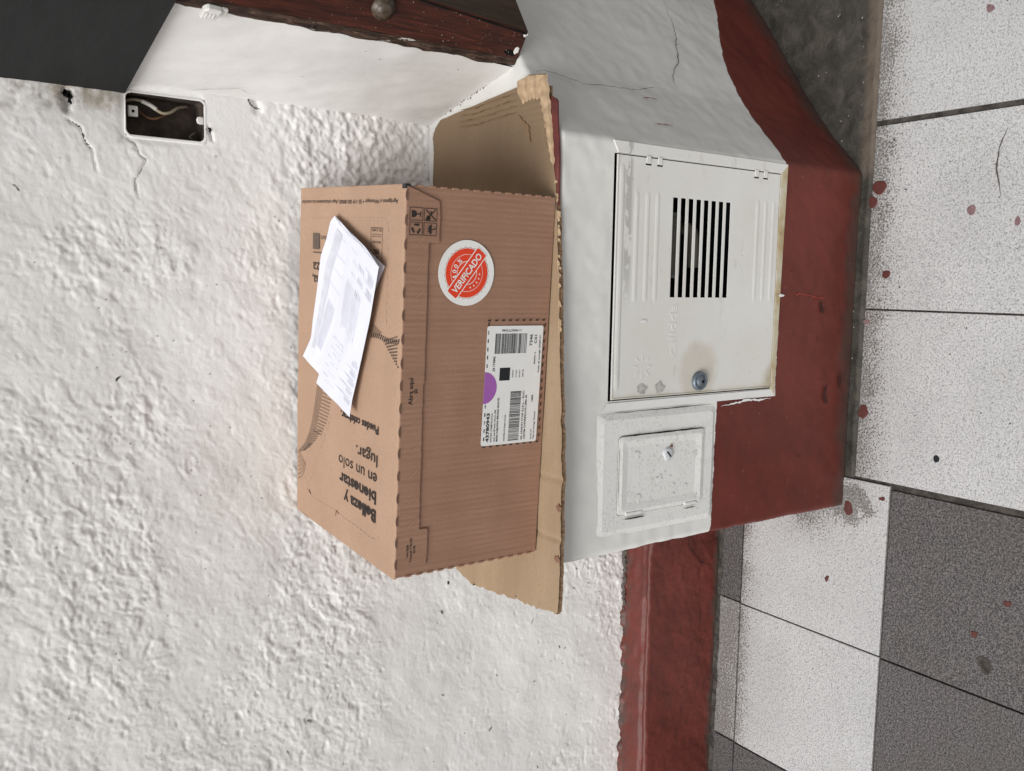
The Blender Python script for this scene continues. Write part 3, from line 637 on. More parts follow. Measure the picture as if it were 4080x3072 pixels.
# knocks in the red foot
for pts in ([(-.022, .9565, .10), (-.032, .9565, .095), (-.042, .9565, .088)], [(-.165, .9565, .068), (-.185, .9565, .075), (-.20, .9565, .066)], [(-.15, .9565, .035), (-.175, .9565, .03)]):
    ribbon('knock', pts, .0075, (0, -1, 0), flat('red_knock', (.045, .014, .012)), pl, seed=int(-pts[0][0] * 1e4), lift=.0025, jag=.12)
ribbon('scratch', [(-.008, .9565, .185), (-.010, .9565, .14), (-.016, .9565, .10), (-.014, .9565, .085)], .0022, (0, -1, 0), flat('bright_red_scuff', (.30, .05, .035)), pl, seed=77, lift=.0022, jag=.5)
m_sc = [flat('scuff_dark', (.060, .018, .015)), flat('scuff_light', (.20, .065, .055)), flat('scuff_mud', (.10, .055, .045))]; rs = random.Random(3)
for i in range(26):
    x, z = rs.uniform(-.37, .19), rs.uniform(.02, .19); ln = rs.uniform(.003, .016); a_ = rs.uniform(-.5, .5) + (1.57 if i % 3 == 0 else 0)
    ribbon('scuff', [(x, .9565, z), (x + ln * math.cos(a_), .9565, z + ln * math.sin(a_))], rs.uniform(.0006, .0016), (0, -1, 0), m_sc[i % 3], pl, seed=300 + i, lift=.0026, jag=.5)
for i in range(22):
    x, z = rs.uniform(-.95, -.45), rs.uniform(.02, .17); ln = rs.uniform(.004, .018); a_ = rs.uniform(-.6, .6) + (1.57 if i % 3 == 0 else 0)
    ribbon('scuff', [(x, 1.2400, z), (x + ln * math.cos(a_), 1.2400, z + ln * math.sin(a_))], rs.uniform(.0008, .0022), (0, -1, 0), m_sc[i % 2 * 2 if i % 4 else 1], sk2, seed=340 + i, lift=.0030, jag=.5)
# squeezed plaster lips at the red / white meeting
ribbon('paint_lip', [(-.180, .9565, .215), (-.181, .9565, .245), (-.1795, .9565, .275), (-.183, .9565, .30), (-.186, .9565, .335)], .0035, (0, -1, 0), M_LABEL, pl, seed=78, lift=.0026, jag=.12)
ribbon('paint_lip', [(-.012, .9565, .212), (-.012, .9565, .196)], .005, (0, -1, 0), M_LABEL, pl, seed=79, lift=.004, jag=.05)

# ------------------------------------------------------------------ smooth side wall, dark panel, timber post
swd = Vector((.0420, -.2050, 0)).normalized(); swn = Vector((-swd.y, swd.x, 0)) * -1
if swn.x > 0: swn = -swn
A0 = Vector((.2520, 1.345, 0)); 
ss = np.linspace(0, .279, 80); zz2 = nonuni([(.645, 1.36, .006), (1.36, 2.6, .1)]); SG, ZG2 = np.meshgrid(ss, zz2, indexing='ij')
dd = .0018 * fbm(SG * 12, ZG2 * 9, 120, 4) + .004 * sm(.06, .0, SG) * (1 + fbm(SG * 60, ZG2 * 30, 125, 3)) * 0
dd = dd + .0012 * sm(.05, 0, SG) * fbm(SG * 90, ZG2 * 90, 128, 3)
flare = -.0040 * sm(.80, .66, ZG2)
side = grid_obj('side_wall', A0.x + swd.x * SG + swn.x * (dd - flare), A0.y + swd.y * SG + swn.y * (dd - flare), ZG2, M_SMOOTH)
tag(side, 'smooth white painted return wall between the lumpy wall and the dark timber post', 'wall')
box('wall_core', (.335, 1.12, .665), (.60, 1.62, 2.6), M_SMOOTH, side)
def SW(s, z, out=0): v = A0 + swd * s + swn * out; return (v.x, v.y, z)
ribbon('crack', [SW(.04, 1.06, .002), SW(.06, 1.02, .002), SW(.075, .985, .002), SW(.062, .965, .002)], .0008, swn, M_CRACK, side, seed=31, lift=.0012, jag=.4)
pn = prism('wall_panel', [(0.028, 1.1265), (.42, 1.1265), (.42, 2.1), (0.028, 2.1)], SW(0, 0, .004), swd, (0, 0, 1), .009, M_PANEL, None, bev=.0012)
tag(pn, 'dark charcoal flat panel fixed on the return wall above the socket box', 'panel')
post = empty('door_post', (.35, 1.06, H), 'dark varnished timber post with a round bolt head, standing on the splayed plinth', 'post')
def PL(x, y, z): return (x - .35, y - 1.06, z - H)
zl = [H + .0015, .72, .80, .90, 1.1, 2.6]; V = []
for z in zl:
    lean = .085 * min(z - H, .35)
    T0 = (.3435 + lean, 1.0345 + .0 * lean)
    V += [PL(.332, 1.100, z), PL(.3125, 1.0585, z), PL(*T0, z), PL(.3945 + lean * .5, 1.0665, z), PL(.62, 1.235, z), PL(.62, 1.36, z), PL(.33, 1.36, z)]
k = 7; F = []; fm = []
for i in range(len(zl) - 1):
    for j in range(k):
        F.append((i * k + j, i * k + (j + 1) % k, (i + 1) * k + (j + 1) % k, (i + 1) * k + j)); fm.append(1 if j in (2, 3) else 0)
F.append(tuple(range(k))[::-1]); fm.append(0)
mesh_obj('timber', V, F, None, post, mats=[M_TIMBER, M_TIMBER2], fm=fm)
V = []; F = []
for z in (H + .002, 2.6):
    for x, y in ((.60, 1.245), (1.50, 2.00), (1.47, 2.04), (.57, 1.285)): V.append(PL(x, y, z))
mesh_obj('door_sky_blocker', V, [(0, 1, 5, 4), (1, 2, 6, 5), (2, 3, 7, 6), (3, 0, 4, 7), (0, 3, 2, 1), (4, 5, 6, 7)], M_TIMBER2, post)  # unseen leaf added past the post to block sky on the right
# raised bead and dirty worn strip on the wall side, groove beside the arris
V = []; F = []; rr = random.Random(4); nz = 120
for i in range(nz + 1):
    z = H + .002 + (1.35 - H) * i / nz; w1 = .0068 + .0016 * float(fbm(z * 40, 0., 3, 4)); e = .0022 + .0008 * float(fbm(z * 60, 3., 5, 3))
    base = Vector((.3095, 1.0635, z)); d = Vector((.033, -.0265, 0)).normalized(); nn = Vector((-.62, -.78, 0))
    for (a, b) in ((-w1 * 1.2, -.001), (-w1 * .6, e), (.0045, e), (.0062, .0004)):
        q = base + d * a + nn * b; V.append(PL(q.x, q.y, z))
    if i:
        for j in range(3): F.append(((i - 1) * 4 + j, (i - 1) * 4 + j + 1, i * 4 + j + 1, i * 4 + j))
mesh_obj('worn_edge', V, F, M_WORN, post)
ribbon('groove', [PL(.3405, 1.0345, H + .004), PL(.3405 + .085 * .1, 1.0345, H + .104), PL(.3405 + .085 * .2, 1.0345, H + .204), PL(.3405 + .085 * .35, 1.0345, H + .354)], .0024, (-.62, -.78, 0), M_HOLE, post, jag=.03, taper=False, lift=.0009)
kb = (.3375, 1.0440, .8770); lathe('bolt_head', [(.0155, -.002), (.0150, .0015), (.0115, .003), (.0105, .006), (.0070, .0085), (.003, .0095), (.0005, .0097)], PL(*kb), (-.62, -.78, 0), flat('bolt_brown', (.07, .05, .035), .4, .5, .5, 200), post)
V = []; F = []
for i in range(46):
    z = H + .01 + rr.random() * .24; s = rr.random(); b = Vector((.313, 1.058, z)).lerp(Vector((.341 + .085 * (z - H), 1.0365, z)), s) + Vector((-.62, -.78, 0)) * .0008
    r_ = rr.uniform(.0003, .0007); d = Vector((.75, -.6, 0)).normalized(); n0 = len(V)
    for a in (0, 2.1, 4.2): q = b + d * math.cos(a) * r_ + Vector((0, 0, 1)) * math.sin(a) * r_; V.append(PL(*q))
    F.append((n0, n0 + 1, n0 + 2))
o = mesh_obj('paint_flecks', V, F, M_OUTRIM, post); o['kind'] = 'stuff'
def blot(name, c, r, nrm, mat, parent, seed, jag=.35, ax=1.0):
    rr = random.Random(seed); nrm = Vector(nrm).normalized(); a = Vector((0, 0, 1)); b = nrm.cross(a); V = [Vector(c) + nrm * .0012]; n = 16
    for k in range(n):
        t = 6.283 * k / n; q = r * (1 + rr.uniform(-jag, jag)); V.append(Vector(c) + (a * math.cos(t) * ax + b * math.sin(t)) * q + nrm * .001)
    return mesh_obj(name, V, [(0, 1 + k, 1 + (k + 1) % n) for k in range(n)], mat, parent)
blot('white_paint_patch', PL(.3215, 1.0525, H + .009), .0052, (-.62, -.78, 0), M_OUTRIM, post, 3, .18, ax=.8)
blot('white_paint_patch', PL(.3405, 1.0375, H + .004), .003, (-.62, -.78, 0), M_OUTRIM, post, 5)
blot('red_paint_fleck', PL(.3372, 1.0395, H + .022), .0026, (-.62, -.78, 0), M_PAINTDROP, post, 6)
blot('red_paint_fleck', PL(.3392, 1.0380, H + .014), .0018, (-.62, -.78, 0), M_PAINTDROP, post, 7)
blot('black_streak', PL(.3180, 1.0555, H + .018), .004, (-.62, -.78, 0), M_HOLE, post, 9, ax=2.5)
cl = empty('cable_clip', (.306, 1.072, 1.083), 'small white painted clip at the top edge of the return wall, beside the timber post', 'clip')
prism('clip_body', [(-.013, -.009), (.013, -.011), (.015, .006), (.009, .010), (-.011, .009)], (0, 0, 0), swd, (0, 0, 1), .008, M_CLIP, cl, bev=.0016)
prism('clip_tab', [(-.004, -.020), (.012, -.018), (.013, -.010), (-.003, -.011)], (0, 0, 0), swd, (0, 0, 1), .004, M_CLIP, cl, bev=.001)
for i in range(3): prism('clip_ridge', [(0, 0), (.010, 0), (.010, .0016), (0, .0016)], Vector((0, 0, -.004 + i * .004)) + swd * -.004 + swn * .0082, swd, (0, 0, 1), .0008, M_OUTRIM, cl)

# ------------------------------------------------------------------ meter cabinet door
md = empty('meter_cabinet', (.01, .957, .21), 'off-white metal meter cabinet door with black ventilation slots and a round lock', 'meter cabinet')
def ML(x, y, z): return (x - .01, y - .957, z - .21)
DX0, DX1, DZ0, DZ1 = -.1620, .1805, .2185, .5640
slots = []
z_t = .4545
SXA, SXB = -.0160, .1292
for i in range(8): slots.append((z_t - .01610 * i - .0105, z_t - .01610 * i))
zcut = sorted({DZ0, DZ1} | {v for s in slots for v in s}); xcut = [DX0, SXA, SXB, DX1]
bmd = bmesh.new(); 
def addbox(bm, lo, hi):
    r = bmesh.ops.create_cube(bm, size=1)
    for v in r['verts']:
        for k_ in range(3): v.co[k_] = lo[k_] if v.co[k_] < 0 else hi[k_]
yf, yb = .9545, .9556
vg = {}
def gv(i, j, y):
    if (i, j, y) not in vg: vg[(i, j, y)] = bmd.verts.new(ML(xcut[i], y, zcut[j]))
    return vg[(i, j, y)]
def hole(i, j):
    return i == 1 and any(abs(zcut[j] - s[0]) < 1e-6 for s in slots)
nx_, nz_ = len(xcut) - 1, len(zcut) - 1
for i in range(nx_):
    for j in range(nz_):
        if hole(i, j): continue
        for y in (yf, yb): bmd.faces.new([gv(i, j, y), gv(i + 1, j, y), gv(i + 1, j + 1, y), gv(i, j + 1, y)])
        for (di, dj, e) in ((-1, 0, ((i, j), (i, j + 1))), (1, 0, ((i + 1, j), (i + 1, j + 1))), (0, -1, ((i, j), (i + 1, j))), (0, 1, ((i, j + 1), (i + 1, j + 1)))):
            a, b = i + di, j + dj
            if a < 0 or b < 0 or a >= nx_ or b >= nz_ or hole(a, b):
                (p1, q1), (p2, q2) = e; bmd.faces.new([gv(p1, q1, yf), gv(p2, q2, yf), gv(p2, q2, yb), gv(p1, q1, yb)])
door = bm_obj('door', bmd, M_DOOR, md)
def rib(x0, x1, z, wd=.0050, h=.0007):
    xs = np.linspace(x0, x1, 40); ts = np.linspace(-1, 1, 9); X, T_ = np.meshgrid(xs, ts, indexing='ij')
    end = np.clip(np.minimum((X - x0), (x1 - X)) / .006, 0, 1) ** .5
    return grid_obj('pressed_rib', X - .01, yf - .957 - h * (1 - T_ ** 2) ** 1.0 * end + .00005, z - .21 + T_ * wd * (.6 + .4 * end), M_DOOR, md)
for z in (.5250, .5045, .4850): rib(-.024, .134, z)
for z in (.2690, .2500, .2310): rib(-.022, .138, z, h=.0006)
rib(-.150, .170, .5545, .0060, .0012)
# folded rim of the door and the gap around it
for lo, hi in (((DX0 - .0005, .9535, DZ1 - .0022), (DX1, .9550, DZ1)), ((DX0, .9535, DZ0), (DX0 + .0018, .9550, DZ1 - .0025))):
    box('door_rim', ML(*lo), ML(*hi), M_DOOR, md, bev=.0004)
box('gap', ML(DX0 - .0022, .9562, DZ0 - .0012), ML(DX1 + .0016, .9567, DZ1 + .0036), M_HOLE, md) if False else None
# dark interior behind
bi = bmesh.new(); addbox(bi, ML(-.1665, .9590, .2120), ML(.1845, 1.16, .5695))
for f in [f for f in bi.faces if f.normal.y < -.9]: bi.faces.remove(f)
for f in bi.faces: f.normal_flip()
me_in = bpy.data.meshes.new('cavity'); bi.to_mesh(me_in); bi.free(); me_in.materials.append(M_INSIDE); o = bpy.data.objects.new('cavity', me_in); COL.objects.link(o); o.parent = md
# frame round the door: white strips right, yellowed strip below
prism('frame', [(.1825, .2045), (.1985, .2000), (.2000, .5720), (.1835, .5620)], ML(0, .9568, 0), (1, 0, 0), (0, 0, 1), .0022, M_DOOR, md, bev=.0007)
prism('frame', [(-.1760, .2070), (.1985, .1995), (.1820, .2165), (-.1640, .2168)], ML(0, .9575, 0), (1, 0, 0), (0, 0, 1), .0030, M_YELLOW, md, bev=.0007)
prism('frame', [(-.1770, .2070), (-.1655, .2160), (-.1672, .5690), (-.1790, .5800)], ML(0, .9562, 0), (1, 0, 0), (0, 0, 1), .0008, M_LABEL, md)
for z in (.5055, .4835, .2756, .2543):
    h_ = empty('hinge', (0, 0, 0), 'x', 'x'); del h_['label'], h_['category']; h_.parent = md; h_.name = 'hinge'
    prism('hinge_tab', [(.1725, z - .0042), (.1835, z - .0042), (.1835, z + .0042), (.1725, z + .0042)], ML(0, .9545, 0), (1, 0, 0), (0, 0, 1), .0011, M_DOOR, h_, bev=.0005)
    prism('hinge_slot', [(.1703, z - .0052), (.1728, z - .0052), (.1728, z + .0052), (.1703, z + .0052)], ML(0, .9547, 0), (1, 0, 0), (0, 0, 1), .0005, M_HOLE, h_)
lk = empty('lock', (0, 0, 0), 'x', 'x'); del lk['label'], lk['category']; lk.parent = md
lathe('lock_body', [(.0150, 0), (.0148, .004), (.0138, .006), (.0120, .0065), (.0115, .005), (.0085, .005), (.0082, .0068), (.0005, .0070)], ML(-.1430, .9548, .3870), (0, -1, 0), M_LOCK, lk)
lathe('key_hole', [(.0026, 0), (.0024, .0006), (.0002, .0007)], ML(-.1440, .9479, .3840), (0, -1, 0), M_HOLE, lk)
# painted-over embossed emblem and lettering
text('cálidda', ML(-.103, yf - .0001, .4385), (1, 0, 0), (0, 0, 1), M_DOOR, md, length=.078, cap=.0165, bold=.01, name='embossed_lettering', depth=.0006)
for k_ in range(8):
    a = k_ * .785; c0 = Vector(ML(-.1165 + .014 * math.cos(a), yf, .5050 + .014 * math.sin(a))); V = []; 
    n0 = 10; V.append(c0 + Vector((0, -.0005, 0)))
    for j in range(n0):
        t = 6.283 * j / n0; u_ = .0075 * math.cos(t); v_ = .0026 * math.sin(t); V.append(c0 + Vector((u_ * math.cos(a) - v_ * math.sin(a), -.0001, u_ * math.sin(a) + v_ * math.cos(a))))
    mesh_obj('embossed_petal', V, [(0, 1 + j, 1 + (j + 1) % n0) for j in range(n0)], M_DOOR, md)
for cx_, cz_, r_ in ((-.148, .470, .008), (-.150, .505, .007)): blot('worn_patch', ML(cx_, yf, cz_), r_, (0, -1, 0), flat('bare_worn', (.40, .39, .37), .6, .3, .3, 200), md, int(cz_ * 1e3), ax=1.2)
blot('white_daub', ML(-.051, yf, .507), .0028, (0, -1, 0), M_LABEL, md, 8, ax=2.5)
# gas meter behind the slots
gm = empty('gas_meter', (.05, 1.02, .22), 'grey meter just visible behind the black ventilation slots', 'meter')
def GL(x, y, z): return (x - .05, y - 1.02, z - .22)
box('meter_body', GL(.012, .985, .405), GL(.112, 1.08, .462), M_METER, gm, bev=.004)
box('meter_plate', GL(.018, .9825, .408), GL(.106, .9850, .442), M_METER2, gm, bev=.001)
for x in (.022, .104): lathe('screw', [(.003, 0), (.0025, .0015), (.0003, .0018)], GL(x, .9848, .452), (0, -1, 0), M_LBLK, gm, seg=12)
tube('meter_pipe', [GL(.03, 1.0, .362), GL(.085, 1.0, .366), GL(.09, 1.02, .37)], .009, M_METER2, gm)

# ------------------------------------------------------------------ small painted-over hatch
sh = empty('access_hatch', (-.275, .957, .35), 'small square painted-over hatch with a coin-slot lock, left of the meter cabinet', 'hatch')
def SL(x, y, z): return (x + .275, y - .957, z - .35)
def frame_ring(name, o, i, y0, y1, mat, parent):
    V = []; F = []
    for ring, y in ((o, y0), ([(a * .70 + b * .30, c_ * .70 + d_ * .30) for (a, c_), (b, d_) in zip(o, i)], y1), (i, y1), (i, y0)):
        V += [SL(a, y, b) for a, b in ring]
    n = len(o)
    for r_ in range(3):
        for k_ in range(n): F.append((r_ * n + k_, r_ * n + (k_ + 1) % n, (r_ + 1) * n + (k_ + 1) % n, (r_ + 1) * n + k_))
    return mesh_obj(name, V, F, mat, parent, smooth=False)
def warp(P, q):  # square corners -> rectified outline
    return P
fo_ = rrect(-.3640, -.1820, .3435, .5860, .006, 4, .0003, 5); fi_ = rrect(-.3345, -.2155, .3700, .5475, .007, 4, .0003, 6)
frame_ring('hatch_frame', fo_, fi_, .9572, .9540, M_HATCH, sh)
dr = rrect(-.3335, -.2175, .3712, .5462, .006, 4, .0002, 7)
V = [SL(a, .9560, b) for a, b in dr] + [SL(a, .9528, b) for a, b in dr]
inner = [(a * .93 + (-.2755) * .07 if 0 else -.2755 + (a + .2755) * .90, .4587 + (b - .4587) * .93) for a, b in dr]; inner2 = [(-.2755 + (a + .2755) * .72, .4587 + (b - .4587) * .80) for a, b in dr]
V += [SL(a, .9515, b) for a, b in inner] + [SL(a, .9532, b) for a, b in inner2]
n = len(dr); F = [(r_ * n + k_, r_ * n + (k_ + 1) % n, (r_ + 1) * n + (k_ + 1) % n, (r_ + 1) * n + k_) for r_ in range(3) for k_ in range(n)] + [tuple(3 * n + k_ for k_ in range(n))]
mesh_obj('hatch_door', V, F, M_HATCH, sh)
ribbon('door_gap', [SL(-.2163, .9520, .370), SL(-.2163, .9520, .43), SL(-.2163, .9520, .49), SL(-.2165, .9520, .542)], .0022, (0, -1, 0), M_HOLE, sh, jag=.1, lift=.0006, seed=9)
ribbon('door_gap', [SL(-.222, .9520, .5470), SL(-.27, .9520, .5472), SL(-.325, .9520, .5472)], .0010, (0, -1, 0), M_CRACK, sh, jag=.1, lift=.0006, seed=10)
ribbon('door_gap', [SL(-.1815, .9562, .350), SL(-.1815, .9562, .45), SL(-.1820, .9562, .57)], .0014, (0, -1, 0), M_CRACK, sh, jag=.2, lift=.0010, seed=11)
for z0, z1 in ((.500, .531), (.385, .410)):
    box('hinge', SL(-.3350, .9508, z0), SL(-.3305, .9535, z1), M_HATCH, sh, bev=.001)
ribbon('door_gap', [SL(-.3400, .9520, .492), SL(-.3395, .9520, .535)], .0030, (0, -1, 0), M_CRACK, sh, jag=.05, lift=.0006, seed=12)
ribbon('door_gap', [SL(-.3395, .9520, .385), SL(-.3395, .9520, .412)], .0022, (0, -1, 0), M_CRACK, sh, jag=.05, lift=.0006, seed=13)
lc = lathe('lock', [(.0115, 0), (.0108, .0012), (.0092, .0016), (.0090, .0030), (.0078, .0036), (.0004, .0036)], SL(-.2507, .9535, .4487), (0, -1, 0), M_LOCKW, sh)
d = Vector((.62, 0, -.78)); e_ = Vector((.78, 0, .62))
prism('coin_slot', [(-.0058, -.0012), (.0058, -.0012), (.0058, .0012), (-.0058, .0012)], SL(-.2507, .9498, .4487), (.72, 0, .69), (-.69, 0, .72), .0004, M_LBLK, lc)
blot('rust_spot', SL(-.2385, .9522, .4430), .0028, (0, -1, 0), flat('rust', (.16, .05, .03)), sh, 4)
for i in range(16): blot('flaked_paint', SL(random.uniform(-.325, -.225), .9530, random.uniform(.385, .53)), random.uniform(.0015, .006), (0, -1, 0), M_HATCH if i % 3 else M_LABEL, sh, 30 + i, .45)

# ------------------------------------------------------------------ old flattened cardboard on the ledge
ZC = H + .0018
back = [(-.4700, 1.150), (-.4597, 1.1997), (-.40, 1.235), (-.25, 1.262), (-.05, 1.275), (.15, 1.279), (.232, 1.2815), (.2440, 1.276), (.2563, 1.2576), (.2640, 1.150), (.2722, 1.0369)]
front = [(-.4500, .9345), (-.4447, .9305), (-.40, .9275), (-.33, .9285), (-.2566, .9290), (-.12, .9366), (-.03, .9420), (.077, .9491), (.13, .9560), (.1757, .9634), (.2620, .9760)]
def resample(pts, n):
    P = np.array(pts); s = np.concatenate([[0], np.cumsum(np.linalg.norm(np.diff(P, axis=0), axis=1))]); t = np.linspace(0, s[-1], n); return np.stack([np.interp(t, s, P[:, i]) for i in range(2)], 1)
nL, nC = 260, 60
Bk = resample(back, nL); Fr = resample(front, nL)
u_ = np.linspace(0, 1, nL)
Bk[:, 1] += .0018 * fbm(u_ * 40, u_ * 0, 201, 4); Fr[:, 1] += .0013 * fbm(u_ * 45, u_ * 0, 205, 5) * sm(0, .05, u_)
tt = np.linspace(0, 1, nC); X = Fr[:, 0][:, None] * (1 - tt) + Bk[:, 0][:, None] * tt; Y = Fr[:, 1][:, None] * (1 - tt) + Bk[:, 1][:, None] * tt
X = X + np.where((u_ < .01)[:, None], .002 * fbm(tt * 30, tt * 0, 210, 3)[None], 0)
Zt = ZC + .0072 + .0009 * fbm(X * 14, Y * 18, 215, 3) + .0005 * np.sin(X * 2 * math.pi / .0085) * 0
for cx_, dp in ((-.345, .0018), (-.262, .0016)): Zt -= dp * np.exp(-((X - cx_ + .02 * (Y - .93)) / .0035) ** 2)      # old creases
creasey = np.exp(-((Y - 1.243) / .003) ** 2); Zt -= .0012 * creasey * (X < .3)
Zt -= .003 * sm(.30, .02, u_)[:, None] * 0
for k_ in range(5): Zt -= .0009 * np.exp(-(((X - .2455 + k_ * .0085 + .02 * (Y - 1.1))) / .0016) ** 2) * (X > .17)
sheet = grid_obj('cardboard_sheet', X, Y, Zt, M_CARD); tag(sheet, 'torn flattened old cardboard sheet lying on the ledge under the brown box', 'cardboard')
# edges with the fluted core
def edge_band(name, E, zt, mat, seed, ins):
    n = len(E); V = []; F = []; r_ = random.Random(seed); c0 = np.array([0., 1.09])
    for i in range(n):
        p_ = E[i]; zt_ = zt[i]; j = r_.uniform(0, .0007)
        V += [(p_[0], p_[1], zt_), (p_[0] + ins[0] * (j + .0008), p_[1] + ins[1] * (j + .0008), zt_ - .0010), (p_[0] + ins[0] * (.001 + j + .0006 * math.sin(i * 2.2)), p_[1] + ins[1] * (.001 + j + .0006 * math.sin(i * 2.2)), zt_ - .0035), (p_[0] + ins[0] * .0006, p_[1] + ins[1] * .0006, ZC + .0012), (p_[0] + ins[0] * .0003, p_[1] + ins[1] * .0003, ZC)]
        if i:
            for k2 in range(4): F.append(((i - 1) * 5 + k2, (i - 1) * 5 + k2 + 1, i * 5 + k2 + 1, i * 5 + k2))
    return mesh_obj(name, V, F, mat, sheet)
edge_band('torn_front_edge', np.stack([X[:, 0], Y[:, 0]], 1), Zt[:, 0], M_CARDDARK, 1, (0, 1)); edge_band('back_edge', np.stack([X[:, -1], Y[:, -1]], 1), Zt[:, -1], M_TORN, 2, (0, -1))
edge_band('left_edge', np.stack([X[0], Y[0]], 1), Zt[0], M_CARDDARK, 3, (1, 0)); edge_band('right_edge', np.stack([X[-1], Y[-1]], 1), Zt[-1], M_TORN, 4, (-1, 0))
# frayed paper tongues along the front edge
rr = random.Random(12); V = []; F = []
for i in range(22):
    x = rr.uniform(-.10, .16); y = np.interp(x, Fr[:, 0], Fr[:, 1]); wd_ = rr.uniform(.003, .014); ln = rr.uniform(.0005, .0022); n0 = len(V)
    zz_ = ZC + .0076; V += [(x, y + .002, zz_), (x + wd_, y + .002, zz_), (x + wd_ * rr.uniform(.6, .9), y - ln, zz_ - rr.uniform(.001, .004)), (x + wd_ * rr.uniform(.1, .4), y - ln * .7, zz_ - rr.uniform(.001, .005))]; F.append((n0, n0 + 1, n0 + 2, n0 + 3))
o = mesh_obj('frayed_paper', V, F, M_TORN, sheet); o['kind'] = 'stuff'
# torn-open strip along the right end
n = 60; V = []; F = []; a0 = np.array([.2745, .9765]); a1 = np.array([.2830, 1.0330]); b0 = np.array([.1560, .9605])
Pth = resample([(.2760, 1.0385), (.2800, 1.0150), (.2755, .9790), (.2420, .9735), (.2050, .9675), (.1600, .9615)], n)
for i in range(n):
    t = i / (n - 1); p0 = Pth[i]; d_ = Pth[min(i + 1, n - 1)] - Pth[max(i - 1, 0)]; d_ = d_ / np.linalg.norm(d_); nn_ = np.array([d_[1], -d_[0]]) * (1)
    if nn_ @ (np.array([.2, 1.05]) - p0) < 0: nn_ = -nn_
    wd_ = (.026 * (1 - t) ** .8 + .003) * (1 + .25 * math.sin(i * 1.7) * rr.random()) if t > .35 else .030 * (1 + .06 * math.sin(i * 2.3))
    z = ZC + .0078 + .0065 * (1 - t) + .0012 * math.sin(i * .9)
    V += [(p0[0] - nn_[0] * .002, p0[1] - nn_[1] * .002, z - .004), (p0[0], p0[1], z), (p0[0] + nn_[0] * wd_ * .5, p0[1] + nn_[1] * wd_ * .5, z + .0010), (p0[0] + nn_[0] * wd_, p0[1] + nn_[1] * wd_, ZC + .0080 - .0004)]
    if i:
        for k2 in range(3): F.append(((i - 1) * 4 + k2, (i - 1) * 4 + k2 + 1, i * 4 + k2 + 1, i * 4 + k2))
mesh_obj('peeled_strip', V, F, M_TORN, sheet)
ribbon('torn_layer', [(.232, 1.045, ZC + .0085), (.214, 1.020, ZC + .0085), (.192, 1.012, ZC + .0085)], .0075, (0, 0, 1), flat('bare_core', (.24, .155, .085)), sheet, jag=.15, seed=41, lift=.0008)
for k_ in range(4): ribbon('crease', [(.262 - .0085 * k_, 1.205, ZC + .0076), (.259 - .0085 * k_, 1.15, ZC + .0076), (.262 - .0085 * k_, 1.09, ZC + .0076), (.263 - .0085 * k_, 1.045, ZC + .0076)], .0018, (0, 0, 1), flat('crease_dark', (.17, .105, .058), .9, .1, .5, 90), sheet, jag=.25, seed=42 + k_, lift=.0010)
for sx_, sy_ in ((-.375, .9335), (-.305, .9335)): blot('tear', (sx_, sy_, ZC + .0074), .005, (0, 0, 1), flat('tear_core', (.21, .115, .075)), sheet, int(-sx_ * 100), ax=.6) if False else None
def hblot(name, c, r, mat, parent, seed, ax=1.0, jag=.4, lift=.0009):
    rr_ = random.Random(seed); V = [(c[0], c[1], c[2] + lift)]
    for k2 in range(14): t = 6.283 * k2 / 14; q = r * (1 + rr_.uniform(-jag, jag)); V.append((c[0] + math.cos(t) * q * ax, c[1] + math.sin(t) * q, c[2] + lift * .9))
    return mesh_obj(name, V, [(0, 1 + k2, 1 + (k2 + 1) % 14) for k2 in range(14)], mat, parent)
m_tear = flat('tear_core', (.21, .115, .075)); m_st = flat('card_stain', (.20, .125, .068), .9, .1, .4, 60)
for sx_ in (-.372, -.300): hblot('tear', (sx_, .9325, ZC + .0076), .0055, m_tear, sheet, int(-sx_ * 100), ax=.9, lift=.0012)

for i in range(26):
    x = .268 + .034 * i / 26; y = 1.272 - .19 * i / 26
    hblot('ledge_grime', (x - .002 + random.uniform(-.0035, .001), y + random.uniform(-.003, .003), H + .0003), random.uniform(.0008, .0028), M_CRACK, pl, 700 + i, jag=.5, lift=.0009)
# red painted stick lying on the ledge edge
st = empty('red_stick', (.17, .965, H), 'dark red painted wooden stick on the ledge edge under the right end of the cardboard', 'stick')
n = 40; V = []; F = []
for i in range(n):
    t = i / (n - 1); x = .2475 - t * .147; yc = .9735 - .018 * t + .001 * math.sin(t * 9); r_ = (.0115 * (1 - t) ** .7 + .0028) * math.sqrt(max(0.02, min(1, t / .05, (1 - t) / .03)))
    for k2 in range(10): a = 6.283 * k2 / 10; V.append((x - .17, yc - .965 + r_ * math.cos(a), .004 + min(r_, .0042) * math.sin(a)))
    if i:
        for k2 in range(10): F.append(((i - 1) * 10 + k2, (i - 1) * 10 + (k2 + 1) % 10, i * 10 + (k2 + 1) % 10, i * 10 + k2))
F += [tuple(range(10)), tuple((n - 1) * 10 + k2 for k2 in range(10))[::-1]]
mesh_obj('stick', V, F, M_REDSTICK, st, smooth=True)

# ------------------------------------------------------------------ the cardboard delivery box
ZB = ZC + .0092; L_, D_, H_ = .4883, .322, .2225
ex = Vector((.9981, -.0614, 0)); rz = math.atan2(-.0614, .9981)
bx = empty('cardboard_box', (-.3735, .9825, ZB), 'closed brown delivery box with shipping label and round red seal, standing on the ledge', 'box', rz=rz)
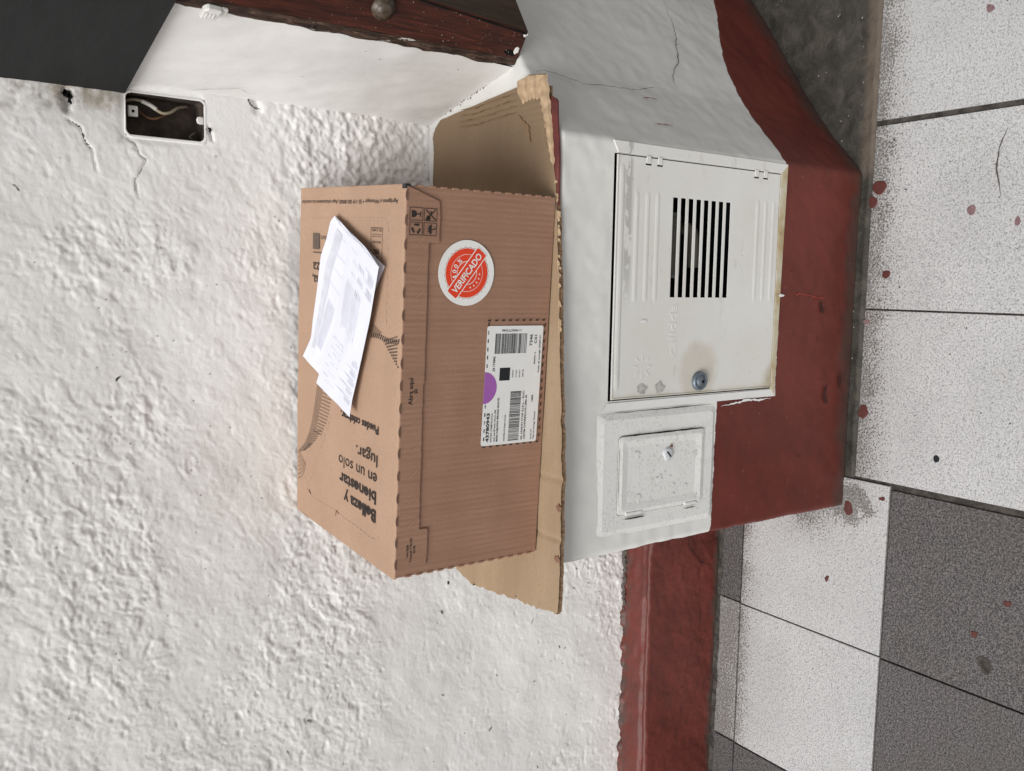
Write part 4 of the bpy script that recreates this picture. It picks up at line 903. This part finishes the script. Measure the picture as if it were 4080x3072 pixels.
# side walls as slightly bowed boards
def board(name, o, a, b, la, lb, bow, mat, n=(36, 24), seed=0, nrm=None, wav=.0004):
    o = Vector(o); a = Vector(a); b = Vector(b); nn_ = a.cross(b) if nrm is None else Vector(nrm)
    U, V_ = np.meshgrid(np.linspace(0, 1, n[0]), np.linspace(0, 1, n[1]), indexing='ij')
    d_ = bow * np.sin(U * math.pi) * np.sin(V_ * math.pi) + wav * fbm(U * 6, V_ * 6, seed, 3) * np.minimum(1, 12 * np.minimum(np.minimum(U, 1 - U), np.minimum(V_, 1 - V_)))
    C_ = [o[i] + a[i] * U * la + b[i] * V_ * lb + nn_[i] * d_ for i in range(3)]
    return grid_obj(name, C_[0], C_[1], C_[2], mat, bx)
r_b = .0022
board('front_panel', (0, 0, 0), (1, 0, 0), (0, 0, 1), L_, H_ - .001, .0006, M_BOX, seed=301)
board('right_panel', (L_, 0, 0), (0, 1, 0), (0, 0, 1), D_, H_ - .001, .003, M_BOX, seed=302)
board('back_panel', (L_, D_, 0), (-1, 0, 0), (0, 0, 1), L_, H_ - .001, .001, M_BOX, seed=303)
board('left_panel', (0, D_, 0), (0, -1, 0), (0, 0, 1), D_, H_ - .001, .001, M_BOX, seed=304)
board('bottom_panel', (0, 0, 0), (0, 1, 0), (1, 0, 0), D_, L_, 0, M_BOX, seed=305)
# lid: board with rolled front fold
U, T_ = np.meshgrid(np.linspace(-.0012, L_ + .0010, 90), np.concatenate([[-.0012] * 1, [-.0010, 0.0, .0015, .004], np.linspace(.008, D_ + .004, 50)]), indexing='ij')
zf = np.concatenate([[-.0035], [-.0018, -.0004, 0, .0002], np.full(50, .0002)]); Zl = H_ + zf[None, :] + .0010 * np.sin(np.clip(U / L_, 0, 1) * math.pi) * np.clip(T_ / D_, 0, 1) * 1.2 + .0004 * fbm(U * 20, T_ * 20, 310, 3) * (T_ > .006)
edgeb = .0010 * fbm(U * 120, U * 0, 311, 2) * (T_ > D_)
lid = grid_obj('lid', U, T_ + edgeb, Zl, M_LID, bx)
ZL = H_ + .0006
def lidz(u, v): return H_ + .0002 + .0012 * math.sin(max(0, min(1, u / L_)) * math.pi) * max(0, min(1, v / D_))
for nm, x0, x1 in (('lid_edge', -.0014, .0000), ('lid_edge', L_ - .0002, L_ + .0012)): box(nm, (x0, 0.001, H_ - .0032), (x1, D_ + .003, H_ - .0001), M_BOX, bx)
# tuck flap overlay on the front (geometry, 1.6 mm board with crushed edge)
def fl(n_, a, b): return [(a[0] + (b[0] - a[0]) * k2 / n_ + 0, a[1] + (b[1] - a[1]) * k2 / n_ + random.uniform(-.0006, .0006)) for k2 in range(1, n_)]
poly = [(.0005, H_ - .0012), (.0122, .1771)] + fl(8, (.0122, .1771), (.0585, .1765)) + [(.0585, .1765), (.0610, .1780), (.0613, .1885)] + fl(30, (.0613, .1890), (.2479, .1905)) + [(.2479, .1905), (.2500, .1885)] + fl(20, (.2536, .1887), (.4200, .1893)) + [(.4205, .1893), (.4226, .1875), (.4226, .1745)] + fl(6, (.4226, .1743), (.4700, .1757)) + [(.4725, .1765), (.4875, .2190), (.4875, H_ - .0012)]
o = prism('tuck_flap', poly, (0, -.0008, 0), (1, 0, 0), (0, 0, 1), .0016, M_BOX, bx, bev=.0004)
YFp = -.0026
# perforation tabs along the fold and cut nubs on the two upright edges
base = None
for i in range(17):
    x = .0195 + i * .02855 + random.uniform(-.0008, .0008)
    if base is None:
        Vt = []; nn_ = 12
        for k2 in range(nn_ + 1): a = math.pi * k2 / nn_; Vt.append((-.0068 * math.cos(a), -.0010, .0026 * math.sin(a)))
        Vt += [(a, -.0002, c_) for a, b_, c_ in Vt]
        base = mesh_obj('perforation_slot', [(a, b_ * 1.0 - .0022, c_ + H_ - .0019) for a, b_, c_ in Vt], [tuple(range(nn_ + 1))] + [(k2, k2 + 1, nn_ + 2 + k2, nn_ + 1 + k2) for k2 in range(nn_)], M_BOXDARK, bx); base.location.x = x; o = base
    else:
        o = bpy.data.objects.new('perforation_slot', base.data); COL.objects.link(o); o.parent = bx; o.location.x = x
nub = None; M_SLOT = flat('perforation_brown', (.150, .086, .060))
for o_ in [c_ for c_ in bx.children if c_.name.startswith('perforation_slot')]: o_.data.materials.clear(); o_.data.materials.append(M_SLOT)
for xe, sgn, y_e in ((0, -1, 0), (L_, 1, 0)):
    for i in range(13):
        z = .012 + i * .0158
        if nub is None:
            nub = box('cut_nub', (-.0014, -.0012, -.0045), (.0014, .0022, .0045), M_BOX, bx, bev=.0008); o = nub
        else: o = bpy.data.objects.new('cut_nub', nub.data); COL.objects.link(o); o.parent = bx
        o.location = (xe, 0, z)
# dark open corner at the upper right
box('corner_gap', (L_ - .004, -.0022, H_ - .0065), (L_ + .0020, .0070, H_ + .0008), M_LBLK, bx, bev=.0008)
def dash(a, b, wd_, y, mat, name='perforation'):
    a = Vector((a[0], y, a[1])); b = Vector((b[0], y, b[1])); return ribbon(name, [a, b], wd_, (0, -1, 0), mat, bx, jag=.05, sub=3, lift=0)
for i in range(15):
    s = .470 - i * .0322 - .045
    if s < .01: break
    dash((s - .0055, .2065), (s + .0055, .1940), .0009, YFp, M_SCORE); dash((s - .0051, .2068), (s + .0059, .1943), .0006, YFp - .0001, M_BOXDARK)
# ---- printing on the front
FX, FZ = (1, 0, 0), (0, 0, 1)
def ftxt(b, s, t, ln, cap, bold=0, y=YFp, mat=M_INK, **k): return text(b, (s, y - .0002, t), FX, FZ, mat, bx, length=ln, cap=cap, bold=bold, **k)
ftxt('Abra aquí', .2235, .2052, .0345, .0062, .012)
for dz_ in (0, .0028): prism('printed_arrow', [(.2375, .1990 + dz_ - .001), (.2405, .2010 + dz_ - .001), (.2435, .1990 + dz_ - .001), (.2435, .2003 + dz_ - .001), (.2405, .2023 + dz_ - .001), (.2375, .2003 + dz_ - .001)], (0, YFp - .0001, 0), FX, FZ, .0001, M_INK, bx)
ftxt('161506', .0265, .2040, .0165, .0030, .02); ftxt('Troquel T10130', .0185, .1992, .0325, .0030, .02); ftxt('6/18', .0300, .1943, .0100, .0030, .02)
def rect_line(x0, x1, z0, z1, wd_, y, mat, name='printed_frame'):
    V = []; F = []
    for (a, b, c_, d_) in ((x0, x1, z0, z0 + wd_), (x0, x1, z1 - wd_, z1), (x0, x0 + wd_, z0 + wd_, z1 - wd_), (x1 - wd_, x1, z0 + wd_, z1 - wd_)):
        n0 = len(V); V += [(a, y, c_), (b, y, c_), (b, y, d_), (a, y, d_)]; F.append((n0, n0 + 1, n0 + 2, n0 + 3))
    return mesh_obj(name, V, F, mat, bx)
ic = {}
for nm, x0, z0 in (('fragile', .4474 + .0005, .1992), ('keep_dry', .4306, .1800 - .0005), ('glass', .4478, .1992), ('recycle', .4306, .1990), ('nohook', .4478, .1798)):
    if nm in ('fragile', 'keep_dry'): continue
    rect_line(x0, x0 + .0155, z0, z0 + .0180, .0007, YFp - .0002, M_INK)
rect_line(.4306, .4306 + .0155, .1798, .1978, .0007, YFp - .0002, M_INK)
def pp(poly, mat=M_INK, name='printed_symbol', y=None): 
    return mesh_obj(name, [(a, (YFp - .0003) if y is None else y, b) for a, b in poly], [tuple(range(len(poly)))], mat, bx)
# glass
cx_, cz_ = .4555, .2085
pp([(cx_ - .0042, cz_ + .0060), (cx_ + .0042, cz_ + .0060), (cx_ + .0040, cz_ + .0020), (cx_ + .0022, cz_ - .0004), (cx_ + .0006, cz_ - .0010), (cx_ + .0006, cz_ - .0050), (cx_ + .0034, cz_ - .0054), (cx_ + .0034, cz_ - .0064), (cx_ - .0034, cz_ - .0064), (cx_ - .0034, cz_ - .0054), (cx_ - .0006, cz_ - .0050), (cx_ - .0006, cz_ - .0010), (cx_ - .0022, cz_ - .0004), (cx_ - .0040, cz_ + .0020)])
# crossed-out cutter
cx_, cz_ = .4555, .1888
for sg in (1, -1): pp([(cx_ - .0060 * sg - .0007, cz_ - .0068), (cx_ - .0060 * sg + .0011, cz_ - .0068), (cx_ + .0060 * sg + .0007, cz_ + .0068), (cx_ + .0060 * sg - .0011, cz_ + .0068)])
pp([(cx_ - .0042 + .0035 * math.cos(t / 2), cz_ + .003 + .003 * math.sin(t / 2)) for t in range(12)]); pp([(cx_ + .0008, cz_ - .0010), (cx_ + .0040, cz_ + .0010), (cx_ + .0046, cz_ - .0006), (cx_ + .0012, cz_ - .0028)])
# recycling arrows
cx_, cz_ = .4383, .2080
for k2 in range(3):
    a = k2 * 2.094 + .5; P_ = [(-.0030, .0036), (.0018, .0036), (.0018, .0024), (.0044, .0046), (.0018, .0068), (.0018, .0058), (-.0030, .0058)]
    pp([(cx_ + x * math.cos(a) - z * math.sin(a), cz_ + x * math.sin(a) + z * math.cos(a)) for x, z in P_])
# umbrella with rain
cx_, cz_ = .4383, .1880
pp([(cx_ + .0058 * math.cos(t), cz_ - .0012 + .0048 * math.sin(t)) for t in np.linspace(0, math.pi, 12)]); pp([(cx_ - .0005, cz_ - .0064), (cx_ + .0005, cz_ - .0064), (cx_ + .0005, cz_ - .0012), (cx_ - .0005, cz_ - .0012)]); pp([(cx_ + .0005, cz_ - .0064), (cx_ + .0026, cz_ - .0064), (cx_ + .0026, cz_ - .0044), (cx_ + .0018, cz_ - .0044), (cx_ + .0018, cz_ - .0056), (cx_ + .0005, cz_ - .0056)])
for i in range(12): x = cx_ - .0055 + (i % 6) * .0021; z = cz_ + .0058 - .0016 * (i // 6) - abs(x - cx_) * .25; pp([(x, z), (x + .0004, z), (x + .0010, z + .0011), (x + .0006, z + .0011)])
# round seal
Y2 = -.0016; sc = (.3869, .1336)
stk = prism('round_sticker', [(sc[0] + .0409 * math.cos(t), sc[1] + .0409 * math.sin(t)) for t in np.linspace(0, 6.2832, 65)[:-1]], (0, Y2 + .0004, 0), FX, FZ, .0004, M_STICK, bx)
def ring(r0, r1, y, mat, name='seal_ring', wob=0, nw=0, parent=None):
    n_ = 120; V = []; F = []
    for k2 in range(n_):
        t = 6.28319 * k2 / n_; w_ = wob * abs(math.cos(nw * t / 2)) if nw else 0
        V += [(sc[0] + (r0 + w_) * math.cos(t), y, sc[1] + (r0 + w_) * math.sin(t)), (sc[0] + (r1 + w_) * math.cos(t), y, sc[1] + (r1 + w_) * math.sin(t))]
    for k2 in range(n_): F.append((2 * k2, 2 * k2 + 1, (2 * k2 + 3) % (2 * n_), (2 * k2 + 2) % (2 * n_)))
    return mesh_obj(name, V, F, mat, parent or stk)
ring(.0001, .0330, Y2 - .00015, M_PINK, wob=-.0018, nw=28); ring(.0326, .0330, Y2 - .0002, M_SEAL, wob=-.0018, nw=28)
ring(.0236, .0305, Y2 - .0003, M_ORANGE); ring(.0150, .0228, Y2 - .0003, M_ORANGE); ring(.0001, .0138, Y2 - .0003, M_ORANGE)
ba = Vector((.0436, -.0339)).normalized(); bb = Vector((-ba.y, ba.x))
def bl(a, b): return (sc[0] + ba.x * a + bb.x * b, sc[1] + ba.y * a + bb.y * b)
def rr2(w_, h_, r_): return [bl(cx + r_ * math.cos(math.radians(a0 + 22.5 * q)), cz + r_ * math.sin(math.radians(a0 + 22.5 * q))) for cx, cz, a0 in ((w_ - r_, h_ - r_, 0), (-w_ + r_, h_ - r_, 90), (-w_ + r_, -h_ + r_, 180), (w_ - r_, -h_ + r_, 270)) for q in range(5)]
mesh_obj('seal_banner_edge', [(a, Y2 - .00042, b) for a, b in rr2(.0355, .0092, .002)], [tuple(range(20))], M_STICK, stk); mesh_obj('seal_banner', [(a, Y2 - .00055, b) for a, b in rr2(.0345, .0080, .002)], [tuple(range(20))], M_ORANGE, stk)
o2_ = bl(-.0300, -.0042); text('VERIFICADO', (o2_[0], Y2 - .0008, o2_[1]), (ba.x, 0, ba.y), (bb.x, 0, bb.y), M_STICK, stk, length=.0600, cap=.0088, bold=.022, name='seal_text')
for ch, ang in zip('100%', (.92, .56, .20, -.26)):
    up = Vector((bb.x * math.cos(ang) - bb.y * math.sin(ang), bb.x * math.sin(ang) + bb.y * math.cos(ang))); rt = Vector((up.y, -up.x)); c_ = Vector(sc) + up * .0158
    text(ch, (c_.x, Y2 - .0006, c_.y), (rt.x, 0, rt.y), (up.x, 0, up.y), M_STICK, stk, cap=.0056, length=.0022 if ch == '1' else .0042 if ch == '0' else .0058, bold=.02, name='seal_text', align='C')
for k2 in range(5):
    ang = (k2 - 2) * .30; up = Vector((-bb.x * math.cos(ang) + bb.y * math.sin(ang), -bb.x * math.sin(ang) - bb.y * math.cos(ang))); c_ = Vector(sc) + up * .0188
    P_ = [(c_.x + (.0016 if q % 2 == 0 else .0007) * math.cos(q * .628 + 1.57), c_.y + (.0016 if q % 2 == 0 else .0007) * math.sin(q * .628 + 1.57)) for q in range(10)]
    mesh_obj('seal_star', [(c_.x, Y2 - .0006, c_.y)] + [(a, Y2 - .0006, b) for a, b in P_], [(0, 1 + q, 1 + (q + 1) % 10) for q in range(10)], M_STICK, stk)
# dashed print frame and shipping label
X0, X1, Z0, Z1 = .1597, .3270, .0066, .0955
for i in range(9):
    for x in (X0, X1): pp([(x - .0010, Z0 + .0005 + i * .01085), (x + .0010, Z0 + .0005 + i * .01085), (x + .0010, Z0 + .0048 + i * .01085), (x - .0010, Z0 + .0048 + i * .01085)], M_INK, 'printed_dash', Y2)
for i in range(15):
    x = X0 + .0065 + i * .0108
    pp([(x, Z0 - .0009), (x + .0050, Z0 - .0009), (x + .0050, Z0 + .0009), (x, Z0 + .0009)], M_INK, 'printed_dash', Y2); pp([(x + .002, Z1 + .0001), (x + .007, Z1 + .0001), (x + .007, Z1 + .0021), (x + .002, Z1 + .0021)], M_INK, 'printed_dash', Y2)
lb = [(a, b) for a, b in rrect(.1610, .3197, .0098, .0995, .003, 4)]
def shear(a, b): t = (a - .161) / .1587; return (a + (b - .055) * .004, b + .0012 * (1 - t) * 1.0 - .0010 * t)
lab = prism('shipping_label', [shear(a, b) for a, b in lb], (0, Y2 + .0004, 0), FX, FZ, .0004, M_LABEL, bx)
YL = Y2 - .0002
def quad(x0, x1, z0, z1, mat=M_LBLK, name='printed_bar'):
    return [(x0, z0), (x1, z0), (x1, z1), (x0, z1)]
def multi(name, qs, mat, y=YL, parent=lab):
    V = []; F = []
    for q_ in qs: n0 = len(V); V += [(shear(a, b)[0], y, shear(a, b)[1]) for a, b in q_]; F.append(tuple(range(n0, n0 + len(q_))))
    return mesh_obj(name, V, F, mat, parent)
rr = random.Random(5); qs = []; z = .0363
while z < .0862:
    w_ = rr.choice([.0004, .0006, .0010, .0014]); qs.append(quad(.2832, .3096, z, z + w_)); z += w_ + rr.choice([.0005, .0008, .0012])
multi('barcode', qs, M_LBLK)
qs = []; x = .1650
while x < .2320:
    w_ = rr.choice([.0003, .0005, .0009]); qs.append(quad(x, x + w_, .0398, .0572)); x += w_ + rr.choice([.0004, .0005, .0009])
multi('barcode', qs, M_LBLK)
multi('printed_square', [quad(.2474, .2644, .0602, .0768)], M_LBLK)
multi('purple_half_disc', [[(.2384 + .0212 * math.cos(t), .0998 - .0198 * math.sin(t)) for t in np.linspace(0, math.pi, 24)]], M_PURPLE)
def ltxt(b, s, t, ln, cap, bold=0, mat=M_LBLK, ux=FX, uy=FZ): o = text(b, (s, YL - .0001, t), ux, uy, mat, lab, length=ln, cap=cap, bold=bold); return o
ltxt('43780943', .1660, .0893, .0388, .0048, .03)
for b, s, t, ln, cp in (('NATURA COSMETICOS S.A', .1658, .0845, .0385, .0025), ('Juan ana M Suito Nuevo 302', .1658, .0797, .0430, .0025), ('MARIA ALEJANDRA MIRANDA MONTES', .1655, .0750, .0590, .0030), ('CHORRILLOS Region de Lima', .1650, .0637, .0362, .0022),
                        ('03. UNION STAR E.I.R.L. - RUC:', .1650, .0350, .0675, .0030), ('150108 CHORRILLOS LIMA M', .1654, .0304, .0600, .0030), ('Ronda CH', .1643, .0197, .0135, .0020), ('Tipo de entrega: Normal', .1640, .0152, .0380, .0024), ('LIM2', .2167, .0202, .0090, .0030),
                        ('29 ITEMS', .2600 - .0000, .0845, .0200, .0034), ('7346', .2925, .0262, .0155, .0048), ('C01', .2955, .0190, .0115, .0040), ('Fecha de entrega: 20260101', .2560, .0126, .0500, .0026), ('0000022 16', .2675, .0200, .0165, .0022), ('12345678', .2508, .0548, .0100, .0018), ('01/12/2025', .2508, .0493, .0100, .0018), ('08:17:00 1', .2508, .0438, .0100, .0018), ('ABMT185', .2508, .0383, .0100, .0018)):
    ltxt(b, s, t, ln, cp, .015)
ltxt('1190077346', .3152, .0455, .0305, .0032, .01, ux=(0, 0, 1), uy=(-1, 0, 0))

# ---- printing on the lid: text runs front to back, letters stand towards the left end
TX, TY = (0, 1, 0), (-1, 0, 0)
def ttxt(b, ub, v0, ln, cap, bold=0, mat=M_INK, name='printed_text'): return text(b, (ub, v0, lidz(ub, v0 + ln / 2) + .0009), TX, TY, mat, bx, length=ln, cap=cap, bold=bold, name=name)
ttxt('Belleza y', .0738, .0530, .0990, .0170, .030); ttxt('bienestar', .0985, .0530, .1150, .0170, .030)
ttxt('en un solo', .1232, .0522, .1190, .0170, .002); ttxt('lugar.', .1480, .0521, .0640, .0170, .002)
ttxt('Puedes celebrar.', .1860, .0508, .1165, .0110, .022)
ttxt('Agréganos a Whatsapp + 55 119 303 80000 ¡Aquí solucionamos tus consultas!', .4716, .0157, .3045, .0052, .006)
ttxt('Belleza', .3845, .1960, .0770, .0165, .002); ttxt('buena', .3645, .2100, .0625, .0150, .002) if False else None
ttxt('na,', .3660, .2490, .0250, .0155, .002)
def tq(name, qs, mat, dz_=.0009, parent=bx):
    V = []; F = []
    for q_ in qs: n0 = len(V); V += [(a, b, lidz(a, b) + dz_) for a, b in q_]; F.append(tuple(range(n0, n0 + len(q_))))
    return mesh_obj(name, V, F, mat, parent)
tq('printed_line', [[(.3978, .2200), (.3992, .2200), (.3992, .2740), (.3978, .2740)]], M_INKG); tq('printed_square', [[(.4032, .2507), (.4258, .2507), (.4258, .2748), (.4032, .2748)]], M_INKG)
ttxt('natura', .4225, .2180, .0290, .0075, 0, M_INKG)
qs = []; x0, x1, v0, v1 = .3865, .4371, .0545, .0872; lw = .0007
qs = [[(x0, v0), (x1, v0), (x1, v0 + lw), (x0, v0 + lw)], [(x0, v1 - lw), (x1, v1 - lw), (x1, v1), (x0, v1)], [(x0, v0 + lw), (x0 + lw, v0 + lw), (x0 + lw, v1 - lw), (x0, v1 - lw)], [(x1 - lw, v0 + lw), (x1, v0 + lw), (x1, v1 - lw), (x1 - lw, v1 - lw)]]
tq('printed_frame', qs, M_INK)
ttxt('FSC C174851', .4352, .0575, .027, .0028, .01); ttxt('Proveniente de', .4295, .0585, .024, .0018); ttxt('material reciclado', .4268, .0585, .025, .0018); ttxt('RECICLADO', .4205, .0590, .024, .0030, .01); ttxt('FSC', .4105, .0640, .016, .0062, .02)
tq('printed_symbol', [[(.3890, .0660), (.3960, .0620), (.3970, .0680), (.4020, .0650), (.3990, .0760), (.3960, .0700), (.3950, .0790), (.3915, .0720)]], M_INK)
# decorative halftone wave along the back left
arc = resample([(.2180, .2300), (.2093, .2489), (.1776, .2578), (.1514, .2671), (.1300, .2780), (.1103, .2946), (.0980, .3120), (.0918, .3220)], 60); qs = []; qd = []
for k2 in range(14):
    for i in range(2, 58):
        t = i / 59; p0 = arc[i]; fade = max(0, 1 - k2 / (13 * (1 - .55 * abs(t - .35))))
        if fade <= 0: continue
        px_, py_ = p0[0] + .0009 * k2 * (t > .6), p0[1] - .0042 * k2 * (.75 + .35 * (1 - t))
        if k2 < 5: s = .0018; w2 = .0005; (qs).append([(px_ - s, py_ - w2), (px_ + s, py_ - w2), (px_ + s, py_ + w2), (px_ - s, py_ + w2)])
        elif i % 2: s = .0010; qd.append([(px_ - s, py_ - s * .8), (px_ + s, py_ - s * .8), (px_ + s, py_ + s * .8), (px_ - s, py_ + s * .8)])
tq('printed_wave', qs, M_INKL); tq('printed_dots', qd, M_INKG)
qs = []
for k2 in range(7):
    for i in range(18):
        a = -.2 + i * .085; r1_ = .010 + k2 * .0052; c0 = (.0985 - .001 * k2, .3260); a2 = a + .08
        p_ = [(c0[0] - r_ * math.cos(b) * 1.0, c0[1] - r_ * math.sin(b) * .85) for r_, b in ((r1_, a), (r1_ + .0016, a), (r1_ + .0016, a2), (r1_, a2))]
        if max(q_[1] for q_ in p_) < .322: qs.append(p_)
tq('printed_wave', qs, M_INKL)
# feather motif by the front fold
qs = []; 
for i in range(15):
    v = .078 - i * .0052; u = .3000 + .0012 * math.sin(i * .5); qs.append([(u - .0028, v), (u - .0016, v + .0016), (u + .0044, v - .0018), (u + .0034, v - .0036)])
tq('printed_feather', qs, M_INK)
qs = []
for k2 in range(10):
    u0, v0_ = .2975 - .0030 * k2, .0440 - .0043 * k2; n_ = max(1, int((v0_ - .0025) / .0042))
    for i in range(n_):
        v = v0_ - .0042 * i; th_ = .0011 - .0004 * min(1, i / 5); u = u0 + .0012 * i * (1 - k2 / 12)
        qs.append([(u - th_, v - .0030), (u + th_, v - .0030), (u + th_, v), (u - th_, v)])
tq('printed_feather', qs, M_INKG)
gr_ = [[(.3040 + .0022 * (i % 5), .083 - .0035 * i), (.3040 + .0022 * (i % 5) + .0014, .083 - .0035 * i), (.3040 + .0022 * (i % 5) + .0014, .083 - .0035 * i - .0026), (.3040 + .0022 * (i % 5), .083 - .0035 * i - .0026)] for i in range(9)]
qs = []
for i in range(11):
    for j in range(8 - i // 2): u = .3030 + j * .0017; v = .0850 - i * .0030 - j * .0012; qs.append([(u, v), (u + .0011, v), (u + .0011, v - .0020), (u, v - .0020)])
tq('printed_feather', qs, M_INKL)
# hand-hole score lines
def score(pts, name='score_line'):
    qs = []
    for a, b in zip(pts[:-1], pts[1:]):
        L2 = math.hypot(b[0] - a[0], b[1] - a[1]); n_ = max(1, int(L2 / .0105)); d_ = ((b[0] - a[0]) / L2, (b[1] - a[1]) / L2)
        for i in range(n_):
            s = i * L2 / n_; e = s + L2 / n_ * .55; w_ = .0005; nx_, ny_ = -d_[1] * w_, d_[0] * w_
            p1 = (a[0] + d_[0] * s, a[1] + d_[1] * s); p2 = (a[0] + d_[0] * e, a[1] + d_[1] * e); qs.append([(p1[0] - nx_, p1[1] - ny_), (p2[0] - nx_, p2[1] - ny_), (p2[0] + nx_, p2[1] + ny_), (p1[0] + nx_, p1[1] + ny_)])
    tq(name, qs, M_SCORE, .0008)
score([(.4451, .3100), (.4469, .2632), (.4484, .0539), (.4450, .0445), (.4380, .0400), (.37, .0384), (.3150, .0384)]); score([(.1719, .2033), (.0896, .2493), (.0560, .2790), (.0438, .2840), (.0340, .2700), (.0379, .1831), (.0356, .1237), (.0329, .0644), (.0361, .0485), (.0440, .0420)])
tq('crease', [[(.0445, .2760), (.0432, .2775), (.0378, .2700), (.0390, .2690)], [(.0405, .176), (.0395, .176), (.0365, .166), (.0372, .166)], [(.0405, .176), (.0395, .1745), (.0310, .1790), (.0312, .1800)]], M_BOXDARK)

# ------------------------------------------------------------------ folded papers on the lid
pa = empty('folded_paper', (-.3735, .9825, ZB), 'folded white printed delivery sheets lying loose on top of the brown box', 'paper', rz=rz)
def curve(pts, n):
    P = np.array(pts); s = np.concatenate([[0], np.cumsum(np.linalg.norm(np.diff(P[:, :2], axis=0), axis=1))]); t = np.linspace(0, s[-1], n); return np.stack([np.interp(t, s, P[:, i]) for i in range(3)], 1)
def smoothc(c_, k_=3):
    c_ = c_.copy()
    for _ in range(k_): c_[1:-1] = (c_[:-2] + 2 * c_[1:-1] + c_[2:]) / 4
    return c_
nU, nV = 70, 30
class Leaf:
    def __init__(s, e0, e1, bulge, seed):   # e0, e1: long edges, same direction
        s.a = smoothc(curve(e0, nU)); s.b = smoothc(curve(e1, nU)); s.bulge = bulge; s.seed = seed
    def at(s, u, v, lift=0):
        u = np.asarray(u, float); v = np.asarray(v, float); i = np.clip(u, 0, 1) * (nU - 1)
        A_ = np.stack([np.interp(i, np.arange(nU), s.a[:, k]) for k in range(3)], -1); B_ = np.stack([np.interp(i, np.arange(nU), s.b[:, k]) for k in range(3)], -1)
        P_ = A_ * (1 - v[..., None]) + B_ * v[..., None]
        P_[..., 2] += s.bulge * np.sin(v * math.pi) * (.6 + .4 * np.sin(u * 5)) + .0009 * fbm(u * 5, v * 3, s.seed, 2) * np.sin(v * math.pi) + .0002 + lift; P_[..., 2] += H_ + .0016
        return P_
low = Leaf([(.3908, .0400, .0020), (.3300, .0900, .0010), (.2700, .1500, .0010), (.2250, .2350, .0020)], [(.4503, .1847, .0060), (.4433, .2063, .0030), (.4188, .2114, .0060), (.3950, .2400, .0020), (.3456, .2495, .0030), (.2977, .2690, .0010), (.2748, .2730, .0010), (.2443, .2965, .0040)], .001, 401)
upl = Leaf([(.3908, .0322, .0140), (.3579, .0466, .0120), (.3230, .0614, .0100), (.2833, .0798, .0090), (.2424, .0968, .0090), (.2115, .1088, .0100), (.1884, .1113, .0120)], [(.4430, .1600, .0085), (.4250, .1420, .0100), (.4050, .1330, .0095), (.3699, .1539, .0070), (.3113, .1743, .0060), (.2437, .2151, .0078), (.2145, .2322, .0090)], .002, 405)
foldl = Leaf([(.4503, .1847, .0060), (.4380, .1500, .0075), (.4294, .1261, .0090), (.4131, .0769, .0120), (.3908, .0322, .0140)], [(.4400, .1650, .0085), (.4330, .1480, .0098), (.4240, .1280, .0108), (.4080, .0790, .0130), (.3908, .0322, .0141)], 0.0006, 409)
for lf, nm in ((low, 'lower_leaf'), (upl, 'upper_leaf'), (foldl, 'fold')):
    U, V_ = np.meshgrid(np.linspace(0, 1, nU), np.linspace(0, 1, nV), indexing='ij'); Pp = lf.at(U, V_); grid_obj(nm, Pp[..., 0], Pp[..., 1], Pp[..., 2], M_PAPER, pa)
def pquads(lf, rects, mat, name, parent=pa):
    V = []; F = []
    for u0, u1, v0, v1 in rects:
        n_ = max(1, int(abs(u1 - u0) * 24)); us = np.linspace(u0, u1, n_ + 1)
        a_ = lf.at(us, np.full(n_ + 1, v0), .0004); b_ = lf.at(us, np.full(n_ + 1, v1), .0004); n0 = len(V)
        for p1, p2 in zip(a_, b_): V += [tuple(p1), tuple(p2)]
        for i in range(n_): F.append((n0 + 2 * i, n0 + 2 * i + 1, n0 + 2 * i + 3, n0 + 2 * i + 2))
    return mesh_obj(name, V, F, mat, parent)
pquads(low, [(.08, .88, .73, .86)], M_PRINT, 'printed_band')
rc_ = [(.10 + k_ * .10, .102 + k_ * .10, .45, .72) for k_ in range(4)] + [(.50 + k_ * 0, .84, .68 - k_ * .022, .672 - k_ * .022) for k_ in range(9)]
pquads(low, rc_, M_PRINT, 'printed_rows')
rr = random.Random(8); rc_ = []
for k_ in range(14): rc_.append((.30, .60 - rr.random() * .10, .32 + k_ * .038, .327 + k_ * .038))
for k_ in range(5): rc_.append((.66 + k_ * .06, .664 + k_ * .06, .08, .92))
for k_ in range(3): rc_.append((.10 + k_ * .07, .104 + k_ * .07, .10, .75))
for k_ in range(5):
    for j in range(8): rc_.append((.672 + k_ * .06, .70 + k_ * .06, .05 + j * .022, .058 + j * .022))
for k_ in range(2):
    for j in range(8): rc_.append((.11 + k_ * .09, .16 + k_ * .09, .06 + j * .022, .068 + j * .022))
pquads(upl, rc_, M_PRINT, 'printed_rows')
rc_ = [(.68 + k_ * .06 + rr.random() * .01, .693 + k_ * .06, .55 + j * .07, .562 + j * .07) for k_ in range(5) for j in range(4)] + [(.13 + k_ * .08, .165 + k_ * .08, .35 + j * .05, .36 + j * .05) for k_ in range(3) for j in range(4)]
pquads(upl, rc_, M_PRINTD, 'printed_figures')
